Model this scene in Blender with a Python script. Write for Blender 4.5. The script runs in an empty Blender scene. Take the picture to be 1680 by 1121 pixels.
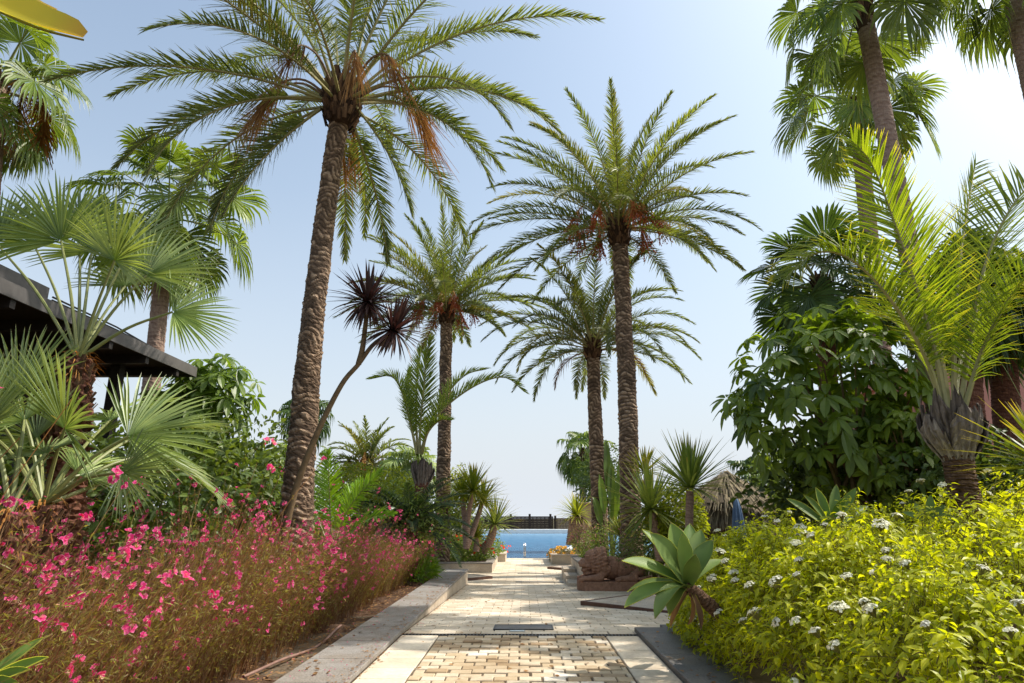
import bpy, math
import numpy as np
from mathutils import Vector, Matrix

SC = bpy.context.scene
COL = SC.collection
PI = math.pi
R = math.radians
rng = np.random.default_rng(11)

# ------------------------------------------------------------------ camera
FPX = 1073.0
CXP, CYP = 840.0, 560.5
HZ, VPX = 850.0, 860.0
PITCH = math.atan((HZ - CYP) / FPX)
YAW = math.atan((VPX - CXP) / FPX * math.cos(PITCH))
CAM = np.array([0.0, 0.0, 1.3])
fwd = np.array([-math.sin(YAW) * math.cos(PITCH), math.cos(YAW) * math.cos(PITCH), math.sin(PITCH)])
rgt = np.array([math.cos(YAW), math.sin(YAW), 0.0])
upv = np.cross(rgt, fwd)

def W(px, py, Y):
    """A point of the garden at distance Y, from where it was surveyed in the photograph."""
    d = fwd * FPX + rgt * (px - CXP) + upv * (CYP - py)
    return CAM + d * (Y / d[1])

def gz(Y):
    """Height of the paving along the path: flat near, ramp down to the pool terrace."""
    Y = np.asarray(Y, float)
    return np.interp(Y, [-50, 8.3, 17.5, 200], [0, 0, -0.30, -0.33])

cd = bpy.data.cameras.new('camera')
cam = bpy.data.objects.new('camera', cd)
COL.objects.link(cam)
cam.location = CAM
cam.rotation_euler = (PI / 2 + PITCH, 0, YAW)
cd.sensor_width = 36.0
cd.lens = FPX / 1680.0 * 36.0
cd.clip_start = 0.05
cd.clip_end = 6000
SC.camera = cam

# ------------------------------------------------------------------ light
SUN_AZ, SUN_EL = 77.0, 53.0      # azimuth from +Y towards +X
w = bpy.data.worlds.new('World')
SC.world = w
w.use_nodes = True
nt = w.node_tree
nt.nodes.clear()
sky = nt.nodes.new('ShaderNodeTexSky')
sky.sky_type = 'NISHITA'
sky.sun_disc = False
sky.sun_elevation = R(SUN_EL)
sky.sun_rotation = R(SUN_AZ)
sky.altitude = 0
sky.air_density = 1.0
sky.dust_density = 3.4
sky.ozone_density = 1.0
bg = nt.nodes.new('ShaderNodeBackground')
bg.inputs['Strength'].default_value = 0.15
wo = nt.nodes.new('ShaderNodeOutputWorld')
def wnode(kind, **kw):
    n = nt.nodes.new(kind)
    for k, v in kw.items():
        setattr(n, k, v)
    return n
# sea haze: brighter, whiter air towards the horizon
tcw = wnode('ShaderNodeTexCoord')
sep = wnode('ShaderNodeSeparateXYZ')
nt.links.new(tcw.outputs['Generated'], sep.inputs[0])
hz_ = wnode('ShaderNodeValToRGB')
el_ = hz_.color_ramp.elements
while len(el_) < 5:
    el_.new(0.5)
for e_, (p_, v_) in zip(el_, [(0.0, 1.0), (0.06, 0.93), (0.2, 0.66), (0.45, 0.30), (0.75, 0.10)]):
    e_.position = p_
    e_.color = (v_, v_, v_, 1)
nt.links.new(sep.outputs['Z'], hz_.inputs[0])
gain = wnode('ShaderNodeMix', data_type='RGBA', blend_type='MULTIPLY')
gain.inputs[0].default_value = 1.0
gain.inputs[7].default_value = (1.55, 1.66, 1.56, 1)
nt.links.new(sky.outputs[0], gain.inputs[6])
hmix = wnode('ShaderNodeMix', data_type='RGBA')
nt.links.new(hz_.outputs[0], hmix.inputs[0])
nt.links.new(gain.outputs[2], hmix.inputs[6])
hmix.inputs[7].default_value = (5.25, 5.6, 6.05, 1)
nt.links.new(hmix.outputs[2], bg.inputs['Color'])
nt.links.new(bg.outputs[0], wo.inputs['Surface'])

sd = bpy.data.lights.new('sun', 'SUN')
sd.energy = 5.0
sd.angle = R(0.53)
sd.color = (1.0, 0.94, 0.85)
sun = bpy.data.objects.new('sun', sd)
COL.objects.link(sun)
sv = Vector((math.sin(R(SUN_AZ)) * math.cos(R(SUN_EL)), math.cos(R(SUN_AZ)) * math.cos(R(SUN_EL)), math.sin(R(SUN_EL))))
sun.rotation_euler = sv.to_track_quat('Z', 'Y').to_euler()
sun.location = (20, 8, 20)

SC.view_settings.view_transform = 'Standard'
SC.view_settings.look = 'None'
SC.view_settings.exposure = 0
SC.view_settings.gamma = 1
SC.render.engine = 'CYCLES'
SC.cycles.max_bounces = 6
SC.cycles.diffuse_bounces = 3
SC.cycles.glossy_bounces = 3
SC.cycles.transmission_bounces = 4
SC.cycles.transparent_max_bounces = 6
SC.cycles.use_denoising = True
SC.cycles.caustics_reflective = False
SC.cycles.caustics_refractive = False

# ------------------------------------------------------------------ materials
def new_mat(name):
    m = bpy.data.materials.new(name)
    m.use_nodes = True
    t = m.node_tree
    t.nodes.clear()
    out = t.nodes.new('ShaderNodeOutputMaterial')
    return m, t, out

def nd(t, kind, **kw):
    n = t.nodes.new(kind)
    for k, v in kw.items():
        setattr(n, k, v)
    return n

def ramp(t, fac, stops):
    r = nd(t, 'ShaderNodeValToRGB')
    e = r.color_ramp.elements
    while len(e) < len(stops):
        e.new(0.5)
    for i, (p, c) in enumerate(stops):
        e[i].position = p
        e[i].color = (*c, 1)
    if fac is not None:
        t.links.new(fac, r.inputs[0])
    return r.outputs[0]

def mixc(t, fac, a, b, mode='MIX'):
    n = nd(t, 'ShaderNodeMix', data_type='RGBA', blend_type=mode)
    for sock, v in ((n.inputs[0], fac), (n.inputs[6], a), (n.inputs[7], b)):
        if isinstance(v, (int, float)):
            sock.default_value = v
        elif isinstance(v, tuple):
            sock.default_value = (*v, 1)
        else:
            t.links.new(v, sock)
    return n.outputs[2]

def math_n(t, op, a, b=0.0):
    n = nd(t, 'ShaderNodeMath', operation=op)
    for sock, v in ((n.inputs[0], a), (n.inputs[1], b)):
        if isinstance(v, (int, float)):
            sock.default_value = v
        else:
            t.links.new(v, sock)
    return n.outputs[0]

def noise(t, scale, detail=4, rough=0.6, coord='Object', stretch=None):
    tc = nd(t, 'ShaderNodeTexCoord')
    src = tc.outputs[coord]
    if stretch:
        mp = nd(t, 'ShaderNodeMapping')
        mp.inputs['Scale'].default_value = stretch
        t.links.new(src, mp.inputs[0])
        src = mp.outputs[0]
    n = nd(t, 'ShaderNodeTexNoise')
    n.inputs['Scale'].default_value = scale
    n.inputs['Detail'].default_value = detail
    n.inputs['Roughness'].default_value = rough
    t.links.new(src, n.inputs['Vector'])
    return n.outputs[0]

def attr(t, name):
    a = nd(t, 'ShaderNodeAttribute', attribute_name=name)
    return a.outputs['Fac']

def bump(t, h, strength=0.5, dist=0.02):
    b = nd(t, 'ShaderNodeBump')
    b.inputs['Strength'].default_value = strength
    b.inputs['Distance'].default_value = dist
    t.links.new(h, b.inputs['Height'])
    return b.outputs[0]

def princ(t, col, rough=0.6, spec=0.4, normal=None, metal=0.0):
    p = nd(t, 'ShaderNodeBsdfPrincipled')
    if isinstance(col, tuple):
        p.inputs['Base Color'].default_value = (*col, 1)
    else:
        t.links.new(col, p.inputs['Base Color'])
    if isinstance(rough, (int, float)):
        p.inputs['Roughness'].default_value = rough
    else:
        t.links.new(rough, p.inputs['Roughness'])
    p.inputs['Specular IOR Level'].default_value = spec
    p.inputs['Metallic'].default_value = metal
    if normal is not None:
        t.links.new(normal, p.inputs['Normal'])
    return p.outputs[0]

def leaf_mat(name, c0, c1, tip=None, tip_at=0.8, trans=0.35, tcol=None, rough=0.42, spec=0.45, obj_var=0.25, base=None):
    """Leaf: colour from the per-leaf tint, tip colour from 'along', diffuse + gloss + light passing through."""
    if max(c1) < 0.3:
        c0 = tuple(v * 1.55 for v in c0); c1 = tuple(v * 1.6 for v in c1)
    rough = max(rough, 0.42)
    m, t, out = new_mat(name)
    tint = attr(t, 'tint')
    col = ramp(t, tint, [(0.0, c0), (1.0, c1)])
    n = noise(t, 3.0, 2)
    dark = ramp(t, n, [(0.3, (0.72, 0.74, 0.7)), (0.7, (1.2, 1.16, 1.0))])
    col = mixc(t, 1.0, col, dark, 'MULTIPLY')
    oi = nd(t, 'ShaderNodeObjectInfo')
    ov = ramp(t, oi.outputs['Random'], [(0.0, (1 - obj_var,) * 3), (1.0, (1 + obj_var, 1 + obj_var, 1.0))])
    col = mixc(t, 1.0, col, ov, 'MULTIPLY')
    if tip or base:
        al = attr(t, 'along')
    if tip:
        f = ramp(t, al, [(tip_at, (0, 0, 0)), (1.0, (1, 1, 1))])
        col = mixc(t, f, col, tip)
    if base:
        f = ramp(t, al, [(0.0, (1, 1, 1)), (0.25, (0, 0, 0))])
        col = mixc(t, f, col, base)
    p = princ(t, col, rough, spec)
    tr = nd(t, 'ShaderNodeBsdfTranslucent')
    if tcol:
        tc = mixc(t, 1.0, col, tcol, 'MULTIPLY')
    else:
        tc = mixc(t, 1.0, col, (1.9, 1.75, 0.7), 'MULTIPLY')
    t.links.new(tc, tr.inputs['Color'])
    mx = nd(t, 'ShaderNodeMixShader')
    mx.inputs[0].default_value = trans
    t.links.new(p, mx.inputs[1])
    t.links.new(tr.outputs[0], mx.inputs[2])
    t.links.new(mx.outputs[0], out.inputs[0])
    return m

def plain_mat(name, c0, c1, scale=6.0, rough=0.7, spec=0.3, bstr=0.3, bdist=0.01, stretch=None, metal=0.0, detail=5):
    m, t, out = new_mat(name)
    n = noise(t, scale, detail, 0.65, stretch=stretch)
    col = ramp(t, n, [(0.25, c0), (0.75, c1)])
    nb = bump(t, n, bstr, bdist) if bstr else None
    t.links.new(princ(t, col, rough, spec, nb, metal), out.inputs[0])
    return m

def stained_mat(name, c0, c1, dirt, scale=7.0, rough=0.8, spec=0.25, bstr=0.35, bdist=0.006):
    m, t, out = new_mat(name)
    n = noise(t, scale, 9, 0.7)
    col = ramp(t, n, [(0.25, c0), (0.75, c1)])
    n2 = noise(t, 1.7, 6, 0.7)
    f = ramp(t, n2, [(0.42, (0, 0, 0)), (0.68, (0.75, 0.75, 0.75))])
    col = mixc(t, f, col, dirt)
    n3 = noise(t, 60, 2, 0.5)
    k = ramp(t, n3, [(0.35, (0.72, 0.72, 0.72)), (0.5, (1.0, 1.0, 1.0)), (0.72, (1.18, 1.18, 1.18))])
    col = mixc(t, 1.0, col, k, 'MULTIPLY')
    rg = ramp(t, n2, [(0.3, (rough - .12,) * 3), (0.7, (rough + .12,) * 3)])
    t.links.new(princ(t, col, rg, spec, bump(t, n, bstr, bdist)), out.inputs[0])
    return m

def tint_mat(name, stops, nscale=20.0, namt=0.4, rough=0.85, spec=0.2, bstr=0.4, bdist=0.01, stretch=None):
    """Colour from the mesh's 'tint' attribute, broken up by noise."""
    m, t, out = new_mat(name)
    col = ramp(t, attr(t, 'tint'), stops)
    n = noise(t, nscale, 6, 0.7, stretch=stretch)
    k = ramp(t, n, [(0.25, (1 - namt,) * 3), (0.75, (1 + namt,) * 3)])
    col = mixc(t, 1.0, col, k, 'MULTIPLY')
    t.links.new(princ(t, col, rough, spec, bump(t, n, bstr, bdist)), out.inputs[0])
    return m

M = {}
M['date'] = leaf_mat('date palm leaflet', (0.042, 0.064, 0.022), (0.14, 0.17, 0.055), tip=(0.19, 0.17, 0.06), tip_at=0.7, trans=0.36, rough=0.36, spec=0.5)
M['date_yellow'] = leaf_mat('yellowing date leaflet', (0.09, 0.10, 0.03), (0.19, 0.17, 0.06), trans=0.3, rough=0.4)
M['dry'] = leaf_mat('dry frond', (0.24, 0.13, 0.065), (0.46, 0.28, 0.155), trans=0.3, tcol=(1.5, 1.1, 0.7), rough=0.7, spec=0.2)
M['rachis'] = plain_mat('frond rib', (0.22, 0.21, 0.075), (0.38, 0.32, 0.13), 8, 0.5, 0.4, 0.1)
M['rachis_orange'] = plain_mat('orange stalk', (0.45, 0.15, 0.03), (0.60, 0.27, 0.06), 8, 0.5, 0.4, 0.1)
M['rachis_dry'] = plain_mat('dry stalk', (0.12, 0.07, 0.035), (0.24, 0.14, 0.07), 8, 0.6, 0.3, 0.1)
M['date_fruit'] = plain_mat('ripe red date', (0.32, 0.045, 0.018), (0.55, 0.12, 0.035), 30, 0.35, 0.5, 0.1)
M['fruit_orange'] = plain_mat('orange date', (0.42, 0.17, 0.02), (0.55, 0.28, 0.04), 30, 0.4, 0.5, 0.1)
M['trunk_date'] = tint_mat('date palm trunk', [(0.0, (0.045, 0.029, 0.019)), (0.45, (0.19, 0.125, 0.082)), (1.0, (0.46, 0.325, 0.22))], 25, 0.45, bstr=0.7, bdist=0.015, stretch=(1, 1, 2.2))
M['trunk_wash'] = tint_mat('fan palm trunk', [(0.0, (0.12, 0.075, 0.055)), (0.5, (0.26, 0.17, 0.13)), (1.0, (0.37, 0.27, 0.21))], 14, 0.35, bstr=0.5, bdist=0.012, stretch=(5, 5, 0.6))
M['trunk_red'] = tint_mat('hairy red brown trunk', [(0.0, (0.06, 0.025, 0.015)), (0.5, (0.15, 0.06, 0.04)), (1.0, (0.26, 0.12, 0.075))], 20, 0.5, bstr=0.8, bdist=0.02, stretch=(3, 3, 0.7))
M['boot'] = tint_mat('old leaf bases', [(0.0, (0.03, 0.016, 0.010)), (0.5, (0.10, 0.055, 0.032)), (1.0, (0.24, 0.14, 0.08))], 22, 0.5, bstr=0.6, bdist=0.012, stretch=(3, 3, 0.8))
M['boot_grey'] = tint_mat('grey leaf bases', [(0.0, (0.07, 0.052, 0.042)), (0.6, (0.21, 0.165, 0.135)), (1.0, (0.36, 0.30, 0.25))], 14, 0.45, bstr=0.7, bdist=0.012, stretch=(4, 4, 0.7))
M['fibre'] = leaf_mat('orange fibre', (0.22, 0.09, 0.03), (0.45, 0.23, 0.09), trans=0.3, tcol=(1.4, 1.0, 0.6), rough=0.8, spec=0.1)
M['wash'] = leaf_mat('fan palm leaf', (0.045, 0.08, 0.014), (0.14, 0.19, 0.035), tip=(0.22, 0.22, 0.10), tip_at=0.75, trans=0.36, rough=0.38, spec=0.5)
M['wash_dark'] = leaf_mat('dark fan palm leaf', (0.022, 0.045, 0.012), (0.068, 0.115, 0.028), tip=(0.10, 0.12, 0.05), tip_at=0.8, trans=0.25, rough=0.4, spec=0.45)
M['euro'] = leaf_mat('dwarf fan palm leaf', (0.085, 0.13, 0.05), (0.22, 0.27, 0.12), tip=(0.34, 0.32, 0.18), tip_at=0.85, trans=0.32, rough=0.4, spec=0.5, base=(0.10, 0.17, 0.03))
M['petiole'] = plain_mat('green petiole', (0.14, 0.17, 0.05), (0.28, 0.28, 0.10), 10, 0.45, 0.4, 0.1)
M['tri'] = leaf_mat('triangle palm leaflet', (0.10, 0.16, 0.016), (0.30, 0.345, 0.04), tip=(0.58, 0.48, 0.05), tip_at=0.72, trans=0.5, tcol=(1.7, 1.7, 0.5), rough=0.4, spec=0.45)
M['tri_green'] = leaf_mat('green feather leaflet', (0.07, 0.115, 0.02), (0.18, 0.22, 0.05), tip=(0.2, 0.2, 0.08), tip_at=0.8, trans=0.4, rough=0.38, spec=0.5)
M['areca'] = leaf_mat('bright feather leaflet', (0.07, 0.15, 0.012), (0.17, 0.27, 0.03), trans=0.42, rough=0.4)
M['cycad'] = leaf_mat('cycad leaflet', (0.008, 0.022, 0.008), (0.03, 0.06, 0.018), trans=0.12, rough=0.3, spec=0.55)
M['cordy'] = leaf_mat('purple strap leaf', (0.016, 0.009, 0.011), (0.060, 0.032, 0.036), trans=0.16, tcol=(1.4, 0.8, 0.8), rough=0.4, spec=0.45)
M['yucca'] = leaf_mat('yucca leaf', (0.045, 0.085, 0.02), (0.17, 0.21, 0.06), tip=(0.38, 0.28, 0.05), tip_at=0.75, trans=0.3, rough=0.38, spec=0.5)
M['yucca_bright'] = leaf_mat('bright yucca leaf', (0.10, 0.15, 0.02), (0.28, 0.30, 0.05), tip=(0.42, 0.32, 0.06), tip_at=0.7, trans=0.42, rough=0.4)
M['agave'] = leaf_mat('agave leaf', (0.14, 0.235, 0.055), (0.27, 0.36, 0.115), tip=(0.30, 0.22, 0.09), tip_at=0.965, trans=0.3, tcol=(1.3, 1.6, 0.5), rough=0.5, spec=0.35, obj_var=0.12)
M['agave_edge'] = leaf_mat('agave margin', (0.36, 0.40, 0.12), (0.44, 0.46, 0.15), trans=0.4, rough=0.5)
M['sheff'] = leaf_mat('umbrella tree leaf', (0.028, 0.054, 0.010), (0.115, 0.16, 0.024), trans=0.42, tcol=(2.4, 2.3, 0.55), rough=0.3, spec=0.55)
M['sheff_mid'] = leaf_mat('sunny umbrella leaf', (0.05, 0.095, 0.014), (0.14, 0.21, 0.03), trans=0.4, tcol=(2.2, 2.1, 0.5), rough=0.32, spec=0.55)
M['sheff_light'] = leaf_mat('light umbrella leaf', (0.10, 0.17, 0.018), (0.24, 0.32, 0.04), trans=0.42, rough=0.35, spec=0.5)
M['bush'] = leaf_mat('bush leaf', (0.05, 0.085, 0.02), (0.15, 0.20, 0.045), trans=0.38, rough=0.45)
M['bush_dark'] = leaf_mat('dark bush leaf', (0.03, 0.055, 0.014), (0.095, 0.135, 0.032), trans=0.34, rough=0.45)
M['bush_lime'] = leaf_mat('lime bush leaf', (0.13, 0.19, 0.012), (0.36, 0.40, 0.04), trans=0.45, rough=0.45)
M['bush_pink'] = leaf_mat('reddish bush leaf', (0.05, 0.055, 0.025), (0.16, 0.13, 0.06), trans=0.3, rough=0.5)
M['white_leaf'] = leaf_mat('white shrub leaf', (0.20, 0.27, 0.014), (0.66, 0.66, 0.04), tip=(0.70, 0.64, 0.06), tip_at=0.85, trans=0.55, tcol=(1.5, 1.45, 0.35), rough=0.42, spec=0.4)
M['white_petal'] = leaf_mat('white petal', (0.86, 0.84, 0.76), (0.95, 0.94, 0.90), trans=0.25, tcol=(1.0, 1.0, 0.9), rough=0.6, spec=0.2, obj_var=0.08)
M['twig'] = plain_mat('brown twig', (0.10, 0.065, 0.035), (0.22, 0.15, 0.08), 12, 0.8, 0.2, 0.2)
M['twig_green'] = plain_mat('green twig', (0.12, 0.13, 0.03), (0.25, 0.22, 0.06), 12, 0.7, 0.2, 0.1)
M['gaura_stem'] = leaf_mat('gaura stem', (0.16, 0.07, 0.045), (0.44, 0.28, 0.15), trans=0.25, tcol=(1.5, 1.0, 0.6), rough=0.6, spec=0.25)
M['gaura_leaf'] = leaf_mat('gaura leaf', (0.15, 0.105, 0.035), (0.44, 0.44, 0.12), tip=(0.36, 0.16, 0.10), tip_at=0.7, trans=0.42, rough=0.5, spec=0.3)
M['gaura_petal'] = leaf_mat('pink petal', (0.64, 0.018, 0.19), (0.88, 0.12, 0.40), tip=(0.92, 0.32, 0.55), tip_at=0.75, trans=0.45, tcol=(1.3, 0.7, 0.95), rough=0.5, spec=0.2, obj_var=0.1)
M['gaura_bud'] = leaf_mat('gaura bud', (0.34, 0.03, 0.11), (0.60, 0.09, 0.25), trans=0.35, tcol=(1.2, .8, .9), rough=0.5, spec=0.2)
M['red_petal'] = leaf_mat('red petal', (0.60, 0.03, 0.015), (0.80, 0.12, 0.04), trans=0.4, tcol=(1.3, 0.8, 0.6), rough=0.5, spec=0.2)
M['pink_petal'] = leaf_mat('dusty pink petal', (0.45, 0.16, 0.20), (0.62, 0.32, 0.34), trans=0.35, tcol=(1.2, 0.9, 0.9), rough=0.5, spec=0.2)
M['yellow_petal'] = leaf_mat('orange yellow petal', (0.62, 0.30, 0.03), (0.80, 0.50, 0.08), trans=0.4, tcol=(1.2, 1.0, 0.6), rough=0.5, spec=0.2)
M['stamen'] = leaf_mat('stamen', (0.75, 0.45, 0.5), (0.9, 0.7, 0.6), trans=0.3, tcol=(1, 1, 1), rough=0.6, spec=0.2)
M['banana'] = leaf_mat('yellow green blade', (0.40, 0.33, 0.015), (0.55, 0.47, 0.03), tip=(0.42, 0.25, 0.02), tip_at=0.9, trans=0.35, tcol=(1.5, 1.4, 0.4), rough=0.4, spec=0.4)
M['strel'] = leaf_mat('paddle leaf', (0.05, 0.10, 0.02), (0.14, 0.20, 0.05), trans=0.35, rough=0.35, spec=0.5)
M['straw'] = leaf_mat('thatch straw', (0.085, 0.068, 0.058), (0.30, 0.25, 0.21), trans=0.1, tcol=(1, 1, 1), rough=0.85, spec=0.15)
M['soil'] = plain_mat('garden soil', (0.045, 0.026, 0.017), (0.15, 0.09, 0.058), 9, 0.95, 0.1, 0.9, 0.05, detail=8)
M['dark_wood'] = plain_mat('dark stained timber', (0.018, 0.014, 0.012), (0.045, 0.036, 0.032), 9, 0.55, 0.35, 0.25, 0.004, stretch=(1, 6, 6))
M['soffit'] = plain_mat('soffit boards', (0.020, 0.013, 0.010), (0.045, 0.03, 0.023), 9, 0.7, 0.25, 0.3, 0.004, stretch=(6, 1, 6))
M['fence_wood'] = plain_mat('fence timber', (0.020, 0.013, 0.010), (0.065, 0.042, 0.032), 5, 0.7, 0.25, 0.3, 0.004)
M['fence_tan'] = plain_mat('sunlit fence timber', (0.13, 0.085, 0.055), (0.24, 0.17, 0.115), 5, 0.75, 0.2, 0.3, 0.004)  # paler copy of the fence timber, sunlight put into its colour
M['fascia'] = plain_mat('roof fascia metal', (0.085, 0.077, 0.072), (0.145, 0.133, 0.125), 4, 0.5, 0.4, 0.15, 0.003)
M['plaster_tan'] = plain_mat('tan plaster', (0.40, 0.27, 0.19), (0.52, 0.37, 0.27), 5, 0.9, 0.15, 0.3, 0.006)
M['plaster_pink'] = plain_mat('pink red plaster', (0.56, 0.25, 0.20), (0.66, 0.33, 0.26), 3, 0.9, 0.15, 0.3, 0.006)
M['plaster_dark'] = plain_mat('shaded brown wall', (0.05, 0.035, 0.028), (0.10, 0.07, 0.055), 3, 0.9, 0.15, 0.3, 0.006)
M['stone_grey'] = stained_mat('grey coping stone', (0.23, 0.21, 0.19), (0.36, 0.335, 0.305), (0.22, 0.175, 0.13))
M['stone_cream'] = stained_mat('cream limestone', (0.48, 0.40, 0.31), (0.66, 0.58, 0.47), (0.40, 0.31, 0.22))
M['slate'] = stained_mat('dark slate', (0.075, 0.073, 0.075), (0.16, 0.154, 0.152), (0.21, 0.18, 0.145), 8, 0.62, 0.35, 0.4)
M['sandstone'] = tint_mat('carved sandstone', [(0.0, (0.20, 0.10, 0.065)), (1.0, (0.42, 0.25, 0.17))], 16, 0.4, 0.9, 0.15, 0.8, 0.012)
M['rim_brown'] = plain_mat('brown tile rim', (0.085, 0.042, 0.030), (0.16, 0.085, 0.06), 10, 0.55, 0.35, 0.2, 0.004)
M['iron'] = plain_mat('dark iron', (0.020, 0.019, 0.019), (0.05, 0.047, 0.044), 20, 0.5, 0.4, 0.2, 0.002)
M['steel'] = plain_mat('polished steel', (0.55, 0.55, 0.55), (0.7, 0.7, 0.7), 5, 0.18, 0.5, 0, metal=1.0)
M['hose'] = plain_mat('brown hose', (0.20, 0.11, 0.085), (0.30, 0.18, 0.14), 10, 0.5, 0.35, 0.1)
M['umbrella'] = plain_mat('blue canvas', (0.10, 0.16, 0.26), (0.17, 0.25, 0.38), 8, 0.85, 0.15, 0.2, 0.004)
M['cane'] = plain_mat('cane', (0.10, 0.06, 0.035), (0.24, 0.15, 0.09), 20, 0.7, 0.2, 0.2)
M['pool_tile'] = plain_mat('pool tile', (0.02, 0.16, 0.34), (0.04, 0.22, 0.42), 4, 0.4, 0.4, 0)
M['white_stone'] = plain_mat('white pool rim', (0.70, 0.70, 0.68), (0.82, 0.82, 0.80), 5, 0.5, 0.4, 0.1)
M['glass_strip'] = plain_mat('frosted light glass', (0.45, 0.55, 0.55), (0.6, 0.7, 0.7), 5, 0.25, 0.5, 0)
M['terrain'] = plain_mat('planted ground', (0.05, 0.048, 0.025), (0.13, 0.105, 0.06), 0.6, 0.95, 0.1, 0.5, 0.05)

def paver_mat(name, stops):
    m, t, out = new_mat(name)
    col = ramp(t, attr(t, 'tint'), stops)
    n = noise(t, 22, 8, 0.7)
    n2 = noise(t, 1.3, 4, 0.6)
    k = ramp(t, n, [(0.25, (0.78, 0.75, 0.70)), (0.7, (1.1, 1.1, 1.1))])
    col = mixc(t, 1.0, col, k, 'MULTIPLY')
    k2 = ramp(t, n2, [(0.3, (0.86, 0.79, 0.70)), (0.62, (1.13, 1.12, 1.10))])
    col = mixc(t, 1.0, col, k2, 'MULTIPLY')
    t.links.new(princ(t, col, 0.72, 0.3, bump(t, n, 0.35, 0.006)), out.inputs[0])
    return m
M['paver'] = paver_mat('tumbled paver', [(0.0, (0.36, 0.255, 0.15)), (0.35, (0.52, 0.41, 0.27)), (0.7, (0.62, 0.53, 0.40)), (1.0, (0.70, 0.63, 0.53))])
M['slab'] = paver_mat('cream slab', [(0.0, (0.56, 0.475, 0.36)), (0.5, (0.65, 0.57, 0.455)), (1.0, (0.74, 0.67, 0.565))])
M['joint'] = plain_mat('paver joint', (0.10, 0.075, 0.05), (0.19, 0.145, 0.10), 30, 0.95, 0.1, 0.4, 0.004)

def water_mat():
    m, t, out = new_mat('pool water')
    n = noise(t, 1.6, 3, 0.5, stretch=(1.0, 0.6, 1))
    n2 = noise(t, 9.0, 2, 0.5)
    h = math_n(t, 'ADD', n, math_n(t, 'MULTIPLY', n2, 0.25))
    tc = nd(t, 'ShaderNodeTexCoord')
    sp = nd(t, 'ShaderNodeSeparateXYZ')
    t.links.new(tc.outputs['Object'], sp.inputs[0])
    sky_fade = math_n(t, 'MULTIPLY', sp.outputs['Y'], 1 / 50.0)     # paler towards the far end: sky reflection put into the base colour
    c = ramp(t, sky_fade, [(0.0, (0.014, 0.065, 0.14)), (0.12, (0.03, 0.11, 0.21)), (0.5, (0.075, 0.19, 0.32)), (1.0, (0.20, 0.33, 0.45))])
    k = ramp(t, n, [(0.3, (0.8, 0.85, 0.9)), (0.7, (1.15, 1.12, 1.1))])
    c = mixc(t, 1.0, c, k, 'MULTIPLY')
    nb = bump(t, h, 0.45, 0.06)
    d = nd(t, 'ShaderNodeBsdfDiffuse'); t.links.new(c, d.inputs['Color'])
    g = nd(t, 'ShaderNodeBsdfGlossy'); g.inputs['Roughness'].default_value = 0.08
    g.inputs['Color'].default_value = (0.75, 0.85, 0.95, 1)
    t.links.new(nb, g.inputs['Normal'])
    mx = nd(t, 'ShaderNodeMixShader'); mx.inputs[0].default_value = 0.33
    t.links.new(d.outputs[0], mx.inputs[1]); t.links.new(g.outputs[0], mx.inputs[2])
    t.links.new(mx.outputs[0], out.inputs[0])
    return m
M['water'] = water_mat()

# ------------------------------------------------------------------ mesh building
class MB:
    """Collects quads with a material index and two point attributes, then links them as one mesh object."""
    def __init__(s):
        s.V, s.F, s.T, s.A, s.MI, s.n = [], [], [], [], [], 0
    def add(s, V, F, tint=0.5, along=0.5, mi=0):
        V = np.asarray(V, float).reshape(-1, 3)
        F = np.asarray(F, int).reshape(-1, 4)
        s.V.append(V)
        s.F.append(F + s.n)
        s.T.append(np.broadcast_to(np.asarray(tint, float), (len(V),)))
        s.A.append(np.broadcast_to(np.asarray(along, float), (len(V),)))
        s.MI.append(np.full(len(F), mi, int))
        s.n += len(V)
        return s
    def merge(s, o, T=None, mi=0):
        V = np.concatenate(o.V)
        if T is not None:
            V = V @ T[:3, :3].T + T[:3, 3]
        s.V.append(V); s.F.append(np.concatenate(o.F) + s.n)
        s.T.append(np.concatenate(o.T)); s.A.append(np.concatenate(o.A)); s.MI.append(np.concatenate(o.MI) + mi)
        s.n += len(V)
    def mesh(s, name, mats, smooth=False):
        V = np.concatenate(s.V).astype(np.float32)
        F = np.concatenate(s.F).astype(np.int32)
        me = bpy.data.meshes.new(name)
        me.vertices.add(len(V))
        me.vertices.foreach_set('co', V.ravel())
        me.loops.add(F.size)
        me.loops.foreach_set('vertex_index', F.ravel())
        me.polygons.add(len(F))
        me.polygons.foreach_set('loop_start', np.arange(0, F.size, 4, dtype=np.int32))
        me.polygons.foreach_set('material_index', np.concatenate(s.MI).astype(np.int32))
        for nm, arr in (('tint', s.T), ('along', s.A)):
            a = me.attributes.new(nm, 'FLOAT', 'POINT')
            a.data.foreach_set('value', np.concatenate(arr).astype(np.float32))
        for m in mats:
            me.materials.append(m)
        me.polygons.foreach_set('use_smooth', np.full(len(F), bool(smooth)))
        me.update(calc_edges=True)
        me.validate()
        return me
    def build(s, name, mats, parent=None, smooth=False, loc=None):
        if not isinstance(mats, (list, tuple)):
            mats = [mats]
        o = bpy.data.objects.new(name, s.mesh(name, mats, smooth))
        COL.objects.link(o)
        if parent is not None:
            o.parent = parent
        if loc is not None:
            o.location = loc
        return o

def tag(o, label=None, cat=None, group=None, kind=None):
    if label: o['label'] = label
    if cat: o['category'] = cat
    if group: o['group'] = group
    if kind: o['kind'] = kind
    return o

def thing(name, label, cat, loc, group=None, rz=0.0):
    o = bpy.data.objects.new(name, None)
    o.empty_display_size = 0.2
    COL.objects.link(o)
    o.location = loc
    o.rotation_euler = (0, 0, rz)
    return tag(o, label, cat, group)

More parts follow.
